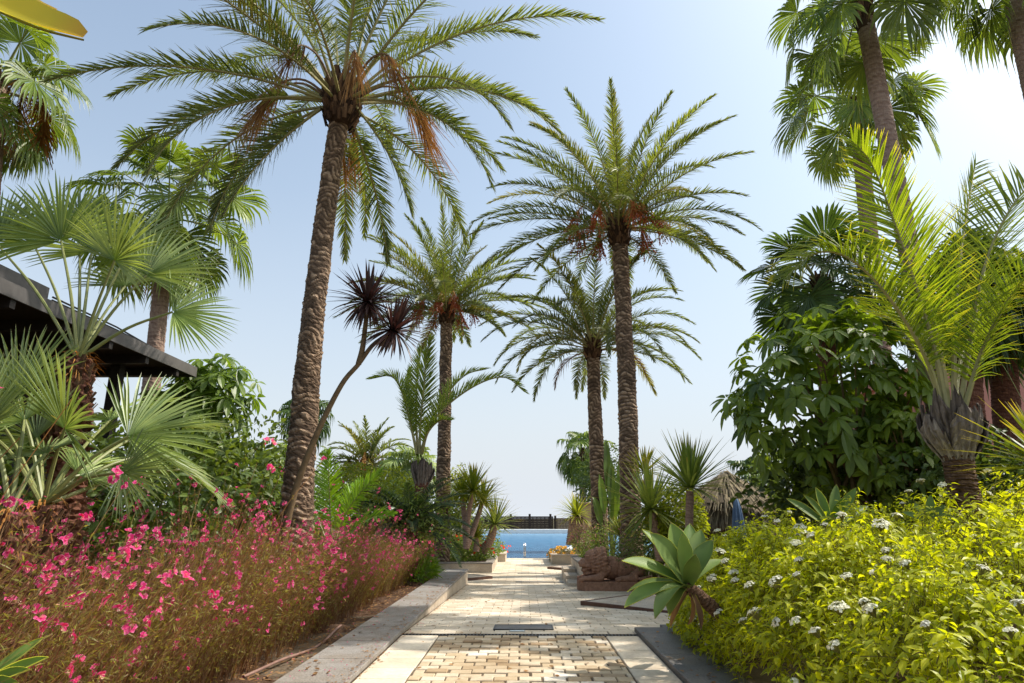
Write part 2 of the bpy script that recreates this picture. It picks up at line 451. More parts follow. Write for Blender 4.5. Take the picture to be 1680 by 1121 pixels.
def norm(v):
    v = np.asarray(v, float)
    return v / np.maximum(np.linalg.norm(v, axis=-1, keepdims=True), 1e-9)

def ribbons(mb, C, S, Wd, U=None, fold=0.0, tint=None, mi=0, along=None):
    """N leaf blades at once. C (N,K,3) midrib, S (N,K,3) side direction, Wd (N,K) half width, fold = V depth."""
    N, K = C.shape[:2]
    if fold and U is not None:
        L = C + S * Wd[..., None] + U * (fold * Wd)[..., None]
        Rr = C - S * Wd[..., None] + U * (fold * Wd)[..., None]
        P = np.stack([L, C, Rr], 2)
        c = 3
    else:
        P = np.stack([C + S * Wd[..., None], C - S * Wd[..., None]], 2)
        c = 2
    idx = np.arange(N * K * c).reshape(N, K, c)
    F = []
    for j in range(c - 1):
        F.append(np.stack([idx[:, :-1, j], idx[:, :-1, j + 1], idx[:, 1:, j + 1], idx[:, 1:, j]], -1).reshape(-1, 4))
    if tint is None:
        tint = rng.random(N)
    t = np.repeat(np.broadcast_to(tint, (N,)), K * c)
    if along is None:
        along = np.linspace(0, 1, K)
    a = np.broadcast_to(np.asarray(along)[..., :, None] if np.ndim(along) == 1 else np.asarray(along)[..., None], (N, K, c)).ravel()
    mb.add(P.reshape(-1, 3), np.concatenate(F), t, a, mi)

def tubes(mb, C, r, n=6, tint=0.5, mi=0, cap=False):
    """N round tubes. C (N,K,3), r (K,) or (N,K)."""
    C = np.asarray(C, float)
    if C.ndim == 2:
        C = C[None]
    N, K = C.shape[:2]
    r = np.broadcast_to(np.asarray(r, float), (N, K))
    T = norm(np.gradient(C, axis=1))
    h = np.where(np.abs(T[..., 2:3]) > 0.9, np.array([1.0, 0, 0]), np.array([0, 0, 1.0]))
    h = np.broadcast_to(h[:, K // 2:K // 2 + 1], T.shape)
    S = norm(np.cross(T, h)); U = np.cross(S, T)
    th = np.arange(n) / n * 2 * PI
    P = C[:, :, None] + r[..., None, None] * (S[:, :, None] * np.cos(th)[:, None] + U[:, :, None] * np.sin(th)[:, None])
    idx = np.arange(N * K * n).reshape(N, K, n)
    nx = np.roll(idx, -1, axis=2)
    F = np.stack([idx[:, :-1], nx[:, :-1], nx[:, 1:], idx[:, 1:]], -1).reshape(-1, 4)
    t = np.repeat(np.broadcast_to(tint, (N,)), K * n)
    mb.add(P.reshape(-1, 3), F, t, np.broadcast_to(np.linspace(0, 1, K)[None, :, None], (N, K, n)).ravel(), mi)
    if cap:
        for k in (0, K - 1):
            if n % 2 == 0:
                q = []
                for i in range(0, n // 2 - 1):
                    q.append([i, i + 1, n - 2 - i, n - 1 - i])
                for b in range(N):
                    mb.add(P[b, k], q, float(np.broadcast_to(tint, (N,))[b]), 0.5, mi)

def box(mb, x0, x1, y0, y1, z0, z1, tint=0.5, mi=0, bev=0.0):
    b = bev
    if b <= 0:
        V = [[x, y, z] for z in (z0, z1) for (x, y) in ((x0, y0), (x1, y0), (x1, y1), (x0, y1))]
        F = [[0, 3, 2, 1], [4, 5, 6, 7], [0, 1, 5, 4], [1, 2, 6, 5], [2, 3, 7, 6], [3, 0, 4, 7]]
    else:
        V = [[x, y, z0] for (x, y) in ((x0, y0), (x1, y0), (x1, y1), (x0, y1))]
        V += [[x, y, z1 - b] for (x, y) in ((x0, y0), (x1, y0), (x1, y1), (x0, y1))]
        V += [[x, y, z1] for (x, y) in ((x0 + b, y0 + b), (x1 - b, y0 + b), (x1 - b, y1 - b), (x0 + b, y1 - b))]
        F = [[0, 3, 2, 1], [8, 9, 10, 11]]
        for i in range(4):
            j = (i + 1) % 4
            F += [[i, j, 4 + j, 4 + i], [4 + i, 4 + j, 8 + j, 8 + i]]
    mb.add(V, F, tint, 0.5, mi)
    return mb

def prism(mb, poly, z0, z1, tint=0.5, mi=0):
    """Extruded convex/concave outline (closed with quads from the centroid)."""
    P = np.asarray(poly, float)
    n = len(P)
    c = P.mean(0)
    z0 = np.broadcast_to(z0, (n,)); z1 = np.broadcast_to(z1, (n,))
    V = [[*P[i], z0[i]] for i in range(n)] + [[*P[i], z1[i]] for i in range(n)]
    F = [[i, (i + 1) % n, n + (i + 1) % n, n + i] for i in range(n)]
    if n == 4:
        F += [[4, 5, 6, 7], [3, 2, 1, 0]]
        mb.add(V, F, tint, 0.5, mi)
    else:
        V += [[*c, z1.mean()], [*c, z0.mean()]]
        for i in range(0, n - 1, 2):
            F += [[2 * n, n + i, n + i + 1, n + (i + 2) % n]]
            F += [[2 * n + 1, (i + 2) % n, i + 1, i]]
        mb.add(V, F, tint, 0.5, mi)
    return mb

def bez(P, K):
    P = np.asarray(P, float)
    t = np.linspace(0, 1, K)[:, None]
    if len(P) == 3:
        return (1 - t) ** 2 * P[0] + 2 * t * (1 - t) * P[1] + t ** 2 * P[2]
    return (1 - t) ** 3 * P[0] + 3 * t * (1 - t) ** 2 * P[1] + 3 * t ** 2 * (1 - t) * P[2] + t ** 3 * P[3]

def through(P, K):
    """Smooth curve through the given points (Catmull-Rom), evenly resampled."""
    P = np.asarray(P, float)
    Q = np.vstack([2 * P[0] - P[1], P, 2 * P[-1] - P[-2]])
    out = []
    for i in range(1, len(Q) - 2):
        t = np.linspace(0, 1, 16, endpoint=False)[:, None]
        p0, p1, p2, p3 = Q[i - 1], Q[i], Q[i + 1], Q[i + 2]
        out.append(0.5 * (2 * p1 + (p2 - p0) * t + (2 * p0 - 5 * p1 + 4 * p2 - p3) * t ** 2 + (3 * p1 - p0 - 3 * p2 + p3) * t ** 3))
    C = np.vstack(out + [P[-1:]])
    d = np.r_[0, np.cumsum(np.linalg.norm(np.diff(C, axis=0), axis=1))]
    s = np.linspace(0, d[-1], K)
    return np.stack([np.interp(s, d, C[:, k]) for k in range(3)], 1)

# ------------------------------------------------------------------ plant generators
def feather(mb, C, N0, nl=60, ll=0.42, lw=0.013, pet=0.14, vee=25, vj=18, fan=(62, 22), ldroop=0.12, rr=(0.028, 0.004), mi_leaf=0, mi_rib=1,
            prof=None, tone=0.0, bare=0.0):
    """One pinnate frond along curve C (K,3) whose upper face looks along N0 (K,3): rib plus two ranks of leaflets."""
    K = len(C)
    T = norm(np.gradient(C, axis=0))
    S = norm(np.cross(T, N0)); N = np.cross(S, T)
    tubes(mb, C, np.linspace(rr[0], rr[1], K), 5, 0.5, mi_rib)
    seg = np.r_[0, np.cumsum(np.linalg.norm(np.diff(C, axis=0), axis=1))]
    Ltot = seg[-1]
    u = np.linspace(0, 1, nl)
    for sg in (-1, 1):
        uu = np.clip(u + rng.normal(0, 0.25 / nl, nl), 0, 1)
        s = (pet + (1 - pet) * uu) * Ltot
        def ev(A):
            return np.stack([np.interp(s, seg, A[:, k]) for k in range(3)], 1)
        B, t, sd, n = ev(C), norm(ev(T)), norm(ev(S)), norm(ev(N))
        ang = np.radians(fan[0] + (fan[1] - fan[0]) * uu ** 1.3 + rng.normal(0, 5, nl))
        v = np.radians(vee + rng.normal(0, vj, nl))
        d = np.cos(ang)[:, None] * t + np.sin(ang)[:, None] * (np.cos(v)[:, None] * sg * sd + np.sin(v)[:, None] * n)
        if prof is None:
            ln = ll * np.minimum(1, 0.45 + 3.0 * uu) * (1 - 0.72 * uu ** 2.6)
        else:
            ln = ll * np.interp(uu, [p[0] for p in prof], [p[1] for p in prof])
        ln = ln * rng.uniform(0.88, 1.1, nl)
        tt = np.array([0, 0.3, 0.65, 1.0])
        CC = B[:, None] + d[:, None] * (ln[:, None] * tt)[..., None]
        CC[..., 2] -= ldroop * ln[:, None] * tt ** 2 * rng.uniform(0.5, 1.5, nl)[:, None]
        ws = norm(np.cross(d, np.cross(t, d) + 0.2 * n * 0 + 1e-6))
        ws = norm(0.85 * np.cross(d, n) * 1.0 + 0.35 * n * sg)
        ws = np.broadcast_to(ws[:, None], CC.shape)
        uu2 = norm(np.cross(ws, np.broadcast_to(d[:, None], CC.shape)))
        wd = lw * np.array([0.7, 1.0, 0.75, 0.06])[None] * rng.uniform(0.85, 1.15, nl)[:, None]
        keep = rng.random(nl) > bare
        ti = np.clip(rng.normal(0.45, 0.2, nl) + tone, 0, 1)
        ribbons(mb, CC[keep], ws[keep], wd[keep], uu2[keep], 0.45, ti[keep], mi_leaf)

def arc(L, e0, droop, p=1.3, K=16, side=0.0, x0=0.0):
    """Arching curve in the x-z plane leaving the origin at elevation e0 and bending down by droop (degrees)."""
    s = np.linspace(0, 1, K)
    th = np.radians(e0 - droop * s ** p)
    dx, dz = np.cos(th), np.sin(th)
    ds = L / (K - 1)
    x = np.r_[0, np.cumsum((dx[1:] + dx[:-1]) / 2)] * ds + x0
    z = np.r_[0, np.cumsum((dz[1:] + dz[:-1]) / 2)] * ds
    y = side * s ** 2 * L
    C = np.stack([x, y, z], 1)
    N = np.stack([-np.sin(th), np.zeros(K), np.cos(th)], 1)
    return C, N

def scar_trunk(C, r, rows=13, cells=9, depth=0.10, n=40, sub=5, seed=0, flare=0.0):
    """Date palm trunk: rows of protruding leaf scars in a brick-like spiral."""
    g = np.random.default_rng(seed)
    C = np.asarray(C, float)
    L = np.linalg.norm(np.diff(C, axis=0), axis=1).sum()
    K = max(8, int(L * rows * sub))
    P = through(C, K)
    T = norm(np.gradient(P, axis=0))
    S = norm(np.cross(T, [0, 1, 0.01])); U = np.cross(S, T)
    rr = np.interp(np.linspace(0, 1, K), np.linspace(0, 1, len(r)), r)
    th = np.arange(n) / n
    zz = np.linspace(0, L, K)[:, None]
    v = np.linspace(0, L * rows, K)[:, None] + 0.35 * np.sin(2 * PI * th)[None] + 0.25 * np.sin(4 * PI * th + 1)[None]
    for q in range(7):
        v = v + 0.20 * np.sin(zz * g.uniform(2, 13) + 2 * PI * th[None] * g.integers(1, 5) + g.uniform(0, 6))
    row = np.floor(v)
    fv = v - row
    u = th[None] * cells + 0.5 * (row % 2) + 0.13 * row + 0.25 * np.sin(zz * 5 + seed)
    cu = np.floor(u) % cells
    fu = u - np.floor(u)
    hsh = np.mod(np.sin(row * 12.9898 + cu * 78.233 + seed) * 43758.5453, 1.0)
    lip = np.clip(fv / 0.62, 0, 1) ** 1.4 * np.clip((1 - fv) / 0.16, 0, 1)
    dome = 1 - np.abs(2 * fu - 1) ** 3 * 0.75
    h = lip * dome * (0.25 + 1.0 * hsh)
    big = sum(0.02 * np.sin(zz * g.uniform(1, 6) + 2 * PI * th[None] * g.integers(1, 4) + g.uniform(0, 6)) for q in range(5))
    rad = rr[:, None] * (1 + depth * (h - 0.3) + big + 0.022 * g.normal(0, 1, (K, n)))
    V = P[:, None] + rad[..., None] * (S[:, None] * np.cos(2 * PI * th)[None, :, None] + U[:, None] * np.sin(2 * PI * th)[None, :, None])
    idx = np.arange(K * n).reshape(K, n)
    nx = np.roll(idx, -1, 1)
    F = np.stack([idx[:-1], nx[:-1], nx[1:], idx[1:]], -1).reshape(-1, 4)
    mb = MB()
    mb.add(V.reshape(-1, 3), F, np.clip(0.12 + 0.9 * h + 0.15 * (hsh - 0.5), 0, 1).ravel(), 0.5)
    return mb

def ring_trunk(C, r, rings=9, depth=0.03, n=24, seed=0, rough=0.02):
    g = np.random.default_rng(seed)
    C = np.asarray(C, float)
    L = np.linalg.norm(np.diff(C, axis=0), axis=1).sum()
    K = max(8, int(L * rings * 4))
    P = through(C, K)
    T = norm(np.gradient(P, axis=0))
    S = norm(np.cross(T, [0, 1, 0.01])); U = np.cross(S, T)
    rr = np.interp(np.linspace(0, 1, K), np.linspace(0, 1, len(r)), r)
    th = np.arange(n) / n
    jit = np.cumsum(g.uniform(0.5, 1.5, K)); jit = jit / jit[-1] * L * rings
    fv = np.mod(jit[:, None] + 0.12 * np.sin(2 * PI * th)[None], 1)
    h = fv ** 3
    nz = g.normal(0, 1, (K, n))
    rad = rr[:, None] * (1 + depth * h + rough * nz)
    V = P[:, None] + rad[..., None] * (S[:, None] * np.cos(2 * PI * th)[None, :, None] + U[:, None] * np.sin(2 * PI * th)[None, :, None])
    idx = np.arange(K * n).reshape(K, n)
    nx = np.roll(idx, -1, 1)
    F = np.stack([idx[:-1], nx[:-1], nx[1:], idx[1:]], -1).reshape(-1, 4)
    mb = MB()
    mb.add(V.reshape(-1, 3), F, np.clip(0.5 + 0.4 * (0.5 - h) + 0.12 * nz, 0, 1).ravel(), 0.5)
    return mb

def stubs(mb, z0, z1, r0, r1, n, ln=0.16, wd=0.04, out=0.5, seed=0, mi=0):
    """Cut petiole bases crowding round a stem, pointing up and out (local coordinates, stem along z)."""
    g = np.random.default_rng(seed)
    i = np.arange(n)
    f = (i + g.random(n)) / n
    th = i * 2.39996 + g.normal(0, 0.12, n)
    z = z0 + (z1 - z0) * f
    r = r0 + (r1 - r0) * f
    rad = np.stack([np.cos(th), np.sin(th), 0 * th], 1)
    B = rad * (r * 0.86)[:, None] + np.array([0, 0, 1.0]) * z[:, None]
    o = out * g.uniform(0.6, 1.3, n)
    d = norm(rad * o[:, None] + np.array([0, 0, 1.0]))
    l = ln * g.uniform(0.7, 1.25, n)
    tt = np.array([0, 0.5, 1.0])
    C = B[:, None] + d[:, None] * (l[:, None] * tt)[..., None]
    S = np.broadcast_to(np.stack([-np.sin(th), np.cos(th), 0 * th], 1)[:, None], C.shape)
    Un = norm(np.cross(np.broadcast_to(d[:, None], C.shape), S))
    wdt = wd * np.array([1.0, 0.9, 0.55])[None] * g.uniform(0.75, 1.2, n)[:, None]
    for off, fo in ((0.0, -0.5), (-0.022, 0.5)):
        ribbons(mb, C + Un * off, S, wdt, Un, fo, g.random(n), mi)

def ellip(mb, c, rad, nu=14, nv=10, tint=0.5, mi=0, rot=None, bulge=None):
    th = np.linspace(0, 2 * PI, nu, endpoint=False)
    ph = np.linspace(-PI / 2 + 0.02, PI / 2 - 0.02, nv)
    P = np.stack([np.outer(np.cos(ph), np.cos(th)), np.outer(np.cos(ph), np.sin(th)), np.outer(np.sin(ph), np.ones(nu))], -1)
    P = P * np.asarray(rad)
    if rot is not None:
        P = P @ np.asarray(Matrix.Rotation(rot[1], 3, rot[0])).T
    P = P + np.asarray(c)
    idx = np.arange(nu * nv).reshape(nv, nu)
    nx = np.roll(idx, -1, 1)
    F = np.stack([idx[:-1], nx[:-1], nx[1:], idx[1:]], -1).reshape(-1, 4)
    mb.add(P.reshape(-1, 3), F, tint, 0.5, mi)
    for k in (0, nv - 1):
        mb.add(P[k], [[i, i + 1, nu - 2 - i, nu - 1 - i] for i in range(nu // 2 - 1)], tint, 0.5, mi)

def beads(mb, P, r, tint=None, mi=0):
    """Small octahedral fruits as quads (two degenerate-free pyramids merged)."""
    n = len(P)
    r = np.broadcast_to(r, (n,))
    b = np.array([[1, 0, 0], [0, 1, 0], [-1, 0, 0], [0, -1, 0]], float)
    ring = np.concatenate([b * 0.75 + [0, 0, .55], b + [0, 0, 0], b * 0.65 + [0, 0, -.8]])
    ring[8:] = ring[8:] @ np.array([[.7, .7, 0], [-.7, .7, 0], [0, 0, 1]])
    V = P[:, None] + ring[None] * r[:, None, None]
    f = []
    for k in (0, 4):
        for i in range(4):
            f.append([k + i, k + 4 + i, k + 4 + (i + 1) % 4, k + (i + 1) % 4])
    f += [[0, 1, 2, 3], [11, 10, 9, 8]]
    f = np.array(f)
    F = (f[None] + (np.arange(n) * 12)[:, None, None]).reshape(-1, 4)
    if tint is None:
        tint = rng.random(n)
    mb.add(V.reshape(-1, 3), F, np.repeat(tint, 12), 0.5, mi)

def fan_blade(mb, hub, ax, nrm, Rr, nseg=38, spread=300, split=0.45, wide=1.0, tipdroop=0.25, cup=0.15, mi=0, pleat=0.5, jit=3.0, stiff=0.0, costa=0.15, tone=0.0):
    """Palmate blade: pleated segments radiating from hub in the plane of ax with face nrm."""
    ax = norm(ax); S = norm(np.cross(ax, nrm)); N = np.cross(S, ax)
    ph = np.radians(np.linspace(-spread / 2, spread / 2, nseg) + rng.normal(0, jit * 0.5, nseg))
    ln = Rr * (0.70 + 0.30 * np.cos(ph * 0.62)) * rng.uniform(0.93, 1.05, nseg)
    cu = cup * (1 - np.cos(ph)) * 0.6 + rng.normal(0, 0.03, nseg)
    d = np.cos(ph)[:, None] * ax + np.sin(ph)[:, None] * S + cu[:, None] * N
    d = norm(d)
    tt = np.array([0.02, split * 0.55, split, (1 + split) / 2, 0.88, 1.0])
    C = hub + d[:, None] * (ln[:, None] * tt)[..., None]
    ex = np.clip(tt - split, 0, None) / (1 - split)
    C = C.copy()
    dr = tipdroop * rng.uniform(0.5, 1.5, nseg)
    C[..., 2] -= (dr * ln)[:, None] * ex ** 2
    pull = (dr * ln)[:, None] * ex ** 2 * 0.35
    C -= d[:, None] * pull[..., None]
    side = norm(np.cross(N, d))
    dphi = np.radians(spread / (nseg - 1))
    wmax = split * math.tan(dphi / 2) * 1.05 * wide
    wd = ln[:, None] * wmax * np.array([0.06, 0.55, 1.0, 0.8, 0.36, 0.03])
    ribbons(mb, C, np.broadcast_to(side[:, None], C.shape), wd, np.broadcast_to(N, C.shape), pleat, np.clip(rng.normal(0.45, 0.18, nseg) + tone, 0, 1), mi)

def rosette(mb, c, n, L, wd, el=(88, -25), droop=25, p=1.5, fold=0.35, mi=0, seed=1, tone=0.0, ljit=0.12, K=6, axis=None, wprof=(0.6, 0.95, 1.0, 0.85, 0.5, 0.04)):
    """Strap leaves radiating from one point."""
    g = np.random.default_rng(seed)
    i = np.arange(n)
    f = (i + 0.5) / n
    th = i * 2.39996 + g.normal(0, 0.2, n)
    e = np.radians(el[0] + (el[1] - el[0]) * f ** 0.9 + g.normal(0, 5, n))
    l = L * (0.72 + 0.28 * np.sin(PI * np.clip(f * 0.9 + 0.15, 0, 1))) * g.uniform(1 - ljit, 1 + ljit, n)
    s = np.linspace(0, 1, K)
    dr = np.radians(droop) * g.uniform(0.4, 1.6, n) * np.cos(e)
    ang = e[:, None] - dr[:, None] * s[None] ** p
    ds = l[:, None] / (K - 1)
    cx, cz = np.cos(ang), np.sin(ang)
    x = np.concatenate([np.zeros((n, 1)), np.cumsum((cx[:, 1:] + cx[:, :-1]) / 2, 1)], 1) * ds + 0.03
    z = np.concatenate([np.zeros((n, 1)), np.cumsum((cz[:, 1:] + cz[:, :-1]) / 2, 1)], 1) * ds
    C = np.stack([x * np.cos(th)[:, None], x * np.sin(th)[:, None], z], -1)
    S = np.broadcast_to(np.stack([-np.sin(th), np.cos(th), 0 * th], 1)[:, None], C.shape)
    U = np.stack([-cz * np.cos(th)[:, None], -cz * np.sin(th)[:, None], cx], -1)
    if axis is not None:
        q = np.asarray(Vector((0, 0, 1)).rotation_difference(Vector(axis)).to_matrix())
        C, S, U = C @ q.T, S @ q.T, U @ q.T
    wp = np.interp(np.linspace(0, 1, K), np.linspace(0, 1, len(wprof)), wprof)
    ribbons(mb, C + np.asarray(c), S, wd * wp[None] * g.uniform(0.85, 1.15, n)[:, None], U, fold, np.clip(g.normal(0.45, 0.22, n) + tone, 0, 1), mi)

def blades(mb, P, D, U, L, wd, K=5, fold=0.25, droop=0.2, mi=0, tint=None, wprof=(0.12, 0.85, 1.0, 0.7, 0.04)):
    """Ordinary broad leaves: base P, direction D, upper face U."""
    n = len(P)
    D = norm(D)
    S = norm(np.cross(D, U)); U = np.cross(S, D)
    s = np.linspace(0, 1, K)
    L = np.broadcast_to(L, (n,)); wd = np.broadcast_to(wd, (n,)); droop = np.broadcast_to(droop, (n,))
    C = P[:, None] + D[:, None] * (L[:, None] * s)[..., None]
    C = C - np.array([0, 0, 1.0]) * (droop * L)[:, None, None] * (s ** 2)[None, :, None]
    wp = np.interp(s, np.linspace(0, 1, len(wprof)), wprof)
    ribbons(mb, C, np.broadcast_to(S[:, None], C.shape), wd[:, None] * wp[None], np.broadcast_to(U[:, None], C.shape), fold, tint, mi)

def rand_dirs(n, g=None):
    g = g or rng
    v = g.normal(0, 1, (n, 3))
    return norm(v)

def lumps(P, seed, amp=0.22, k=6):
    """Bumpy radius factor over unit directions P."""
    g = np.random.default_rng(seed)
    D = rand_dirs(k * 3, g)
    r = np.ones(len(P))
    for d in D:
        r += amp * g.uniform(-0.6, 1.0) * np.exp(-((1 - P @ d) / 0.16))
    return r
# ================================================================== THE SETTING
# terrain reaching the horizon
def sheet(name, xs, ys, zf, mat, kind='structure'):
    X, Y = np.meshgrid(xs, ys)
    Z = zf(X, Y)
    idx = np.arange(X.size).reshape(X.shape)
    mb = MB()
    mb.add(np.stack([X, Y, Z], -1).reshape(-1, 3), np.stack([idx[:-1, :-1], idx[:-1, 1:], idx[1:, 1:], idx[1:, :-1]], -1).reshape(-1, 4))
    o = mb.build(name, mat, smooth=True)
    return tag(o, kind=kind)

ys_ = np.r_[-40, -10, np.linspace(0, 40, 41), 60, 100, 140, 300, 900, 4000]
xs_ = np.r_[-3000, -600, -100, -40, np.linspace(-20, 20, 41), 40, 100, 600, 3000]
def terr(X, Y):
    z = gz(Y) - 0.12
    far = np.clip((Y - 110) / 60, 0, 1)
    pool = ((X > -6.0) & (X < 9.5) & (Y > 28.5) & (Y < 79))
    return z - 0.2 * far - 3.2 * pool
sheet('terrain', xs_, ys_, terr, M['terrain'])

def soil_z(X, Y):
    return 0.0 + 0.035 * np.sin(X * 5.1 + Y * 2.3) + 0.03 * np.sin(Y * 6.7 - X * 3) + 0.012 * rng.normal(0, 1, X.shape)
sheet('soil_bed', np.linspace(-12, -1.975, 90), np.linspace(0.5, 17.4, 130), lambda X, Y: soil_z(X, Y) - 0.03, M['soil'])
sheet('soil_bed', np.linspace(1.79, 9, 70), np.linspace(0.5, 7.98, 70), lambda X, Y: soil_z(X, Y) - 0.05, M['soil'])
sheet('soil_bed', np.linspace(2.76, 14, 50), np.linspace(8.4, 28, 60), lambda X, Y: soil_z(X, Y) + gz(Y) + 0.03, M['soil'])

# paving: tumbled pavers near, cream courses beyond the drain
def pave(mb, x0, x1, y0, y1, bx, by, gap=0.007, mi=0, jit=0.004, h=0.03, tone=0.0, spread=0.28, stagger=0.5):
    rows = int(round((y1 - y0) / by)); by = (y1 - y0) / rows
    cells = []
    for r_ in range(rows):
        off = (r_ % 2) * stagger * bx
        x = x0 - off
        while x < x1 - 1e-6:
            a, b = max(x, x0), min(x + bx, x1)
            if b - a > 0.03:
                cells.append((a + gap / 2, b - gap / 2, y0 + r_ * by + gap / 2, y0 + (r_ + 1) * by - gap / 2))
            x += bx
    c = np.array(cells); n = len(c)
    c = c + rng.normal(0, jit * 0.3, c.shape)
    zt = rng.normal(0, jit * 0.4, n)
    b = 0.006
    def ring(inset, z):
        xs = np.stack([c[:, 0] + inset, c[:, 1] - inset, c[:, 1] - inset, c[:, 0] + inset], 1)
        ys = np.stack([c[:, 2] + inset, c[:, 2] + inset, c[:, 3] - inset, c[:, 3] - inset], 1)
        tl = rng.normal(0, 0.0012, (n, 4))
        return np.stack([xs, ys, gz(ys) + z + zt[:, None] + (tl if inset else 0)], -1)
    V = np.concatenate([ring(0, -h), ring(0, -b), ring(b, 0.0)], 1)
    f = []
    for k in (0, 4):
        for i in range(4):
            j = (i + 1) % 4
            f.append([k + i, k + j, k + 4 + j, k + 4 + i])
    f.append([8, 9, 10, 11])
    F = (np.array(f)[None] + (np.arange(n) * 12)[:, None, None]).reshape(-1, 4)
    ti = np.clip(rng.normal(0.5 + tone, spread, n), 0, 1)
    mb.add(V.reshape(-1, 3), F, np.repeat(ti, 12), 0.5, mi)

DY = 8.17
pv = MB()
pave(pv, -0.98, 0.92, 1.8, DY - 0.07, 0.205, 0.142, gap=0.014, mi=0, jit=.010, spread=.32)
pave(pv, -1.418, -0.985, 1.8, DY - 0.07, 0.43, 0.42, mi=1, spread=0.2, stagger=0)
pave(pv, 0.925, 1.298, 1.8, DY - 0.07, 0.38, 0.42, mi=1, spread=0.2, stagger=0)
pave(pv, -1.418, 2.75, DY + 0.07, 16.3, 0.30, 0.20, mi=1, spread=0.25, gap=0.008)
pave(pv, -1.418, 1.36, 16.3, 17.5, 0.30, 0.20, mi=1, spread=0.25, gap=0.008)
pave(pv, -2.6, 1.9, 17.5, 28.45, 0.42, 0.30, mi=1, spread=0.22, gap=0.006)
tag(pv.build('path', [M['paver'], M['slab']]), kind='structure')
sheet('path_joint_sand', np.linspace(-2.6, 2.75, 12), np.linspace(1.8, 28.45, 60), lambda X, Y: gz(Y) - 0.011, M['joint'])

# slot drain across the path
t = thing('slot_drain', 'black slotted drain grate running straight across the pale path', 'drain', (0, DY, 0))
mb = MB(); box(mb, -1.418, 1.298, -0.062, 0.062, -0.05, -0.03); mb.build('channel', M['iron'], t)
mb = MB()
box(mb, -1.418, 1.298, -0.062, -0.047, -0.03, -0.002); box(mb, -1.418, 1.298, 0.047, 0.062, -0.03, -0.002)
for x in np.arange(-1.40, 1.29, 0.04):
    box(mb, x, x + 0.016, -0.047, 0.047, -0.028, -0.004)
mb.build('grate', M['iron'], t)

# inspection hatch and in-ground lamp
hy0, hy1 = 8.52, 8.98
t = thing('floor_hatch', 'dark grey metal hatch set flush in the path past the drain', 'hatch', (0, 8.75, float(gz(8.75))))
sl = -(0.30 / 9.2)
def hatch_plate(x0, x1, y0, y1, z, th):
    m_ = MB()
    prism(m_, [(x0, y0), (x1, y0), (x1, y1), (x0, y1)], [z - th + y0 * sl, z - th + y0 * sl, z - th + y1 * sl, z - th + y1 * sl], [z + y0 * sl, z + y0 * sl, z + y1 * sl, z + y1 * sl])
    return m_
hatch_plate(-0.36, 0.33, -0.20, 0.22, 0.010, 0.03).build('plate', M['slate'], t)
m_ = MB()
for a in ((-0.38, -0.36, -0.22, 0.24), (0.33, 0.35, -0.22, 0.24), (-0.36, 0.33, -0.22, -0.20), (-0.36, 0.33, 0.22, 0.24)):
    x0, x1, y0, y1 = a
    prism(m_, [(x0, y0), (x1, y0), (x1, y1), (x0, y1)], [-0.03] * 4, [0.013 + y0 * sl, 0.013 + y0 * sl, 0.013 + y1 * sl, 0.013 + y1 * sl])
m_.build('frame', M['iron'], t)
t = thing('ground_lamp', 'small pale glass strip let into the path in front of the hatch', 'lamp', (-0.09, 8.40, float(gz(8.40))))
hatch_plate(-0.085, 0.085, -0.035, 0.035, 0.012, 0.02).build('lens', M['glass_strip'], t)
m_ = MB(); box(m_, -0.097, 0.097, -0.047, -0.037, -0.02, 0.009); box(m_, -0.097, 0.097, 0.037, 0.047, -0.02, 0.009)
m_.build('frame', M['steel'], t)

# drain plates further on
for (px, py, wd_, lb) in ((871, 934, 0.40, 'narrow dark plate in the path nearest the pool'), (885, 947, 0.62, 'long dark plate in the path level with the end of the left kerb')):
    Yd = float(1.6 * FPX / (py - 851))
    p = W(px, py, Yd)
    o = MB(); box(o, -wd_, wd_, -0.06, 0.06, -0.01, 0.012)
    tag(o.build('drain_plate', M['iron'], loc=(p[0], Yd, float(gz(Yd)))), lb, 'drain plate')

# left kerb: grey coping on cream face
t = thing('garden_kerb', 'long low kerb with grey stone coping and cream face left of the path', 'kerb', (-1.7, 2, 0))
mb = MB()
yy = np.linspace(0, 15.48, 18)
for a, b in zip(yy[:-1], yy[1:]):
    box(mb, -0.27, 0.262, a, b - 0.004, -0.55, 0.010, 0.5)
mb.build('face', M['stone_cream'], t)
mb = MB()
for a, b in zip(yy[:-1], yy[1:]):
    box(mb, -0.285, 0.282, a + rng.uniform(0, .003), b - rng.uniform(.006, .011), 0.011, 0.052 + rng.uniform(-.002, .002), 0.5, bev=0.006)
mb.build('coping', M['stone_grey'], t)

# right slate edging, an L
t = thing('slate_edging', 'dark slate edging slab bordering the right side of the path under the white flowered shrub', 'edging', (1.3, 2, 0))
mb = MB()
for a, b in ((0, 1.6), (1.6, 3.2), (3.2, 4.8), (4.8, 5.99)):
    box(mb, 0.0, 0.48, a, b - 0.005, -0.2, 0.05, bev=0.006)
box(mb, 0.0, 0.48, 5.995, 6.40, -0.2, 0.05, bev=0.006)
box(mb, 0.485, 1.5, 5.995, 6.40, -0.2, 0.05, bev=0.006)
mb.build('slab', M['slate'], t)
tag(MB_ := box(MB(), 1.68, 2.5, 8.46, 8.80, -0.06, 0.022, bev=0.004).build('paving_slab', M['slate']), 'thin dark slate slab lying on the paving behind the slate edging', 'slab')

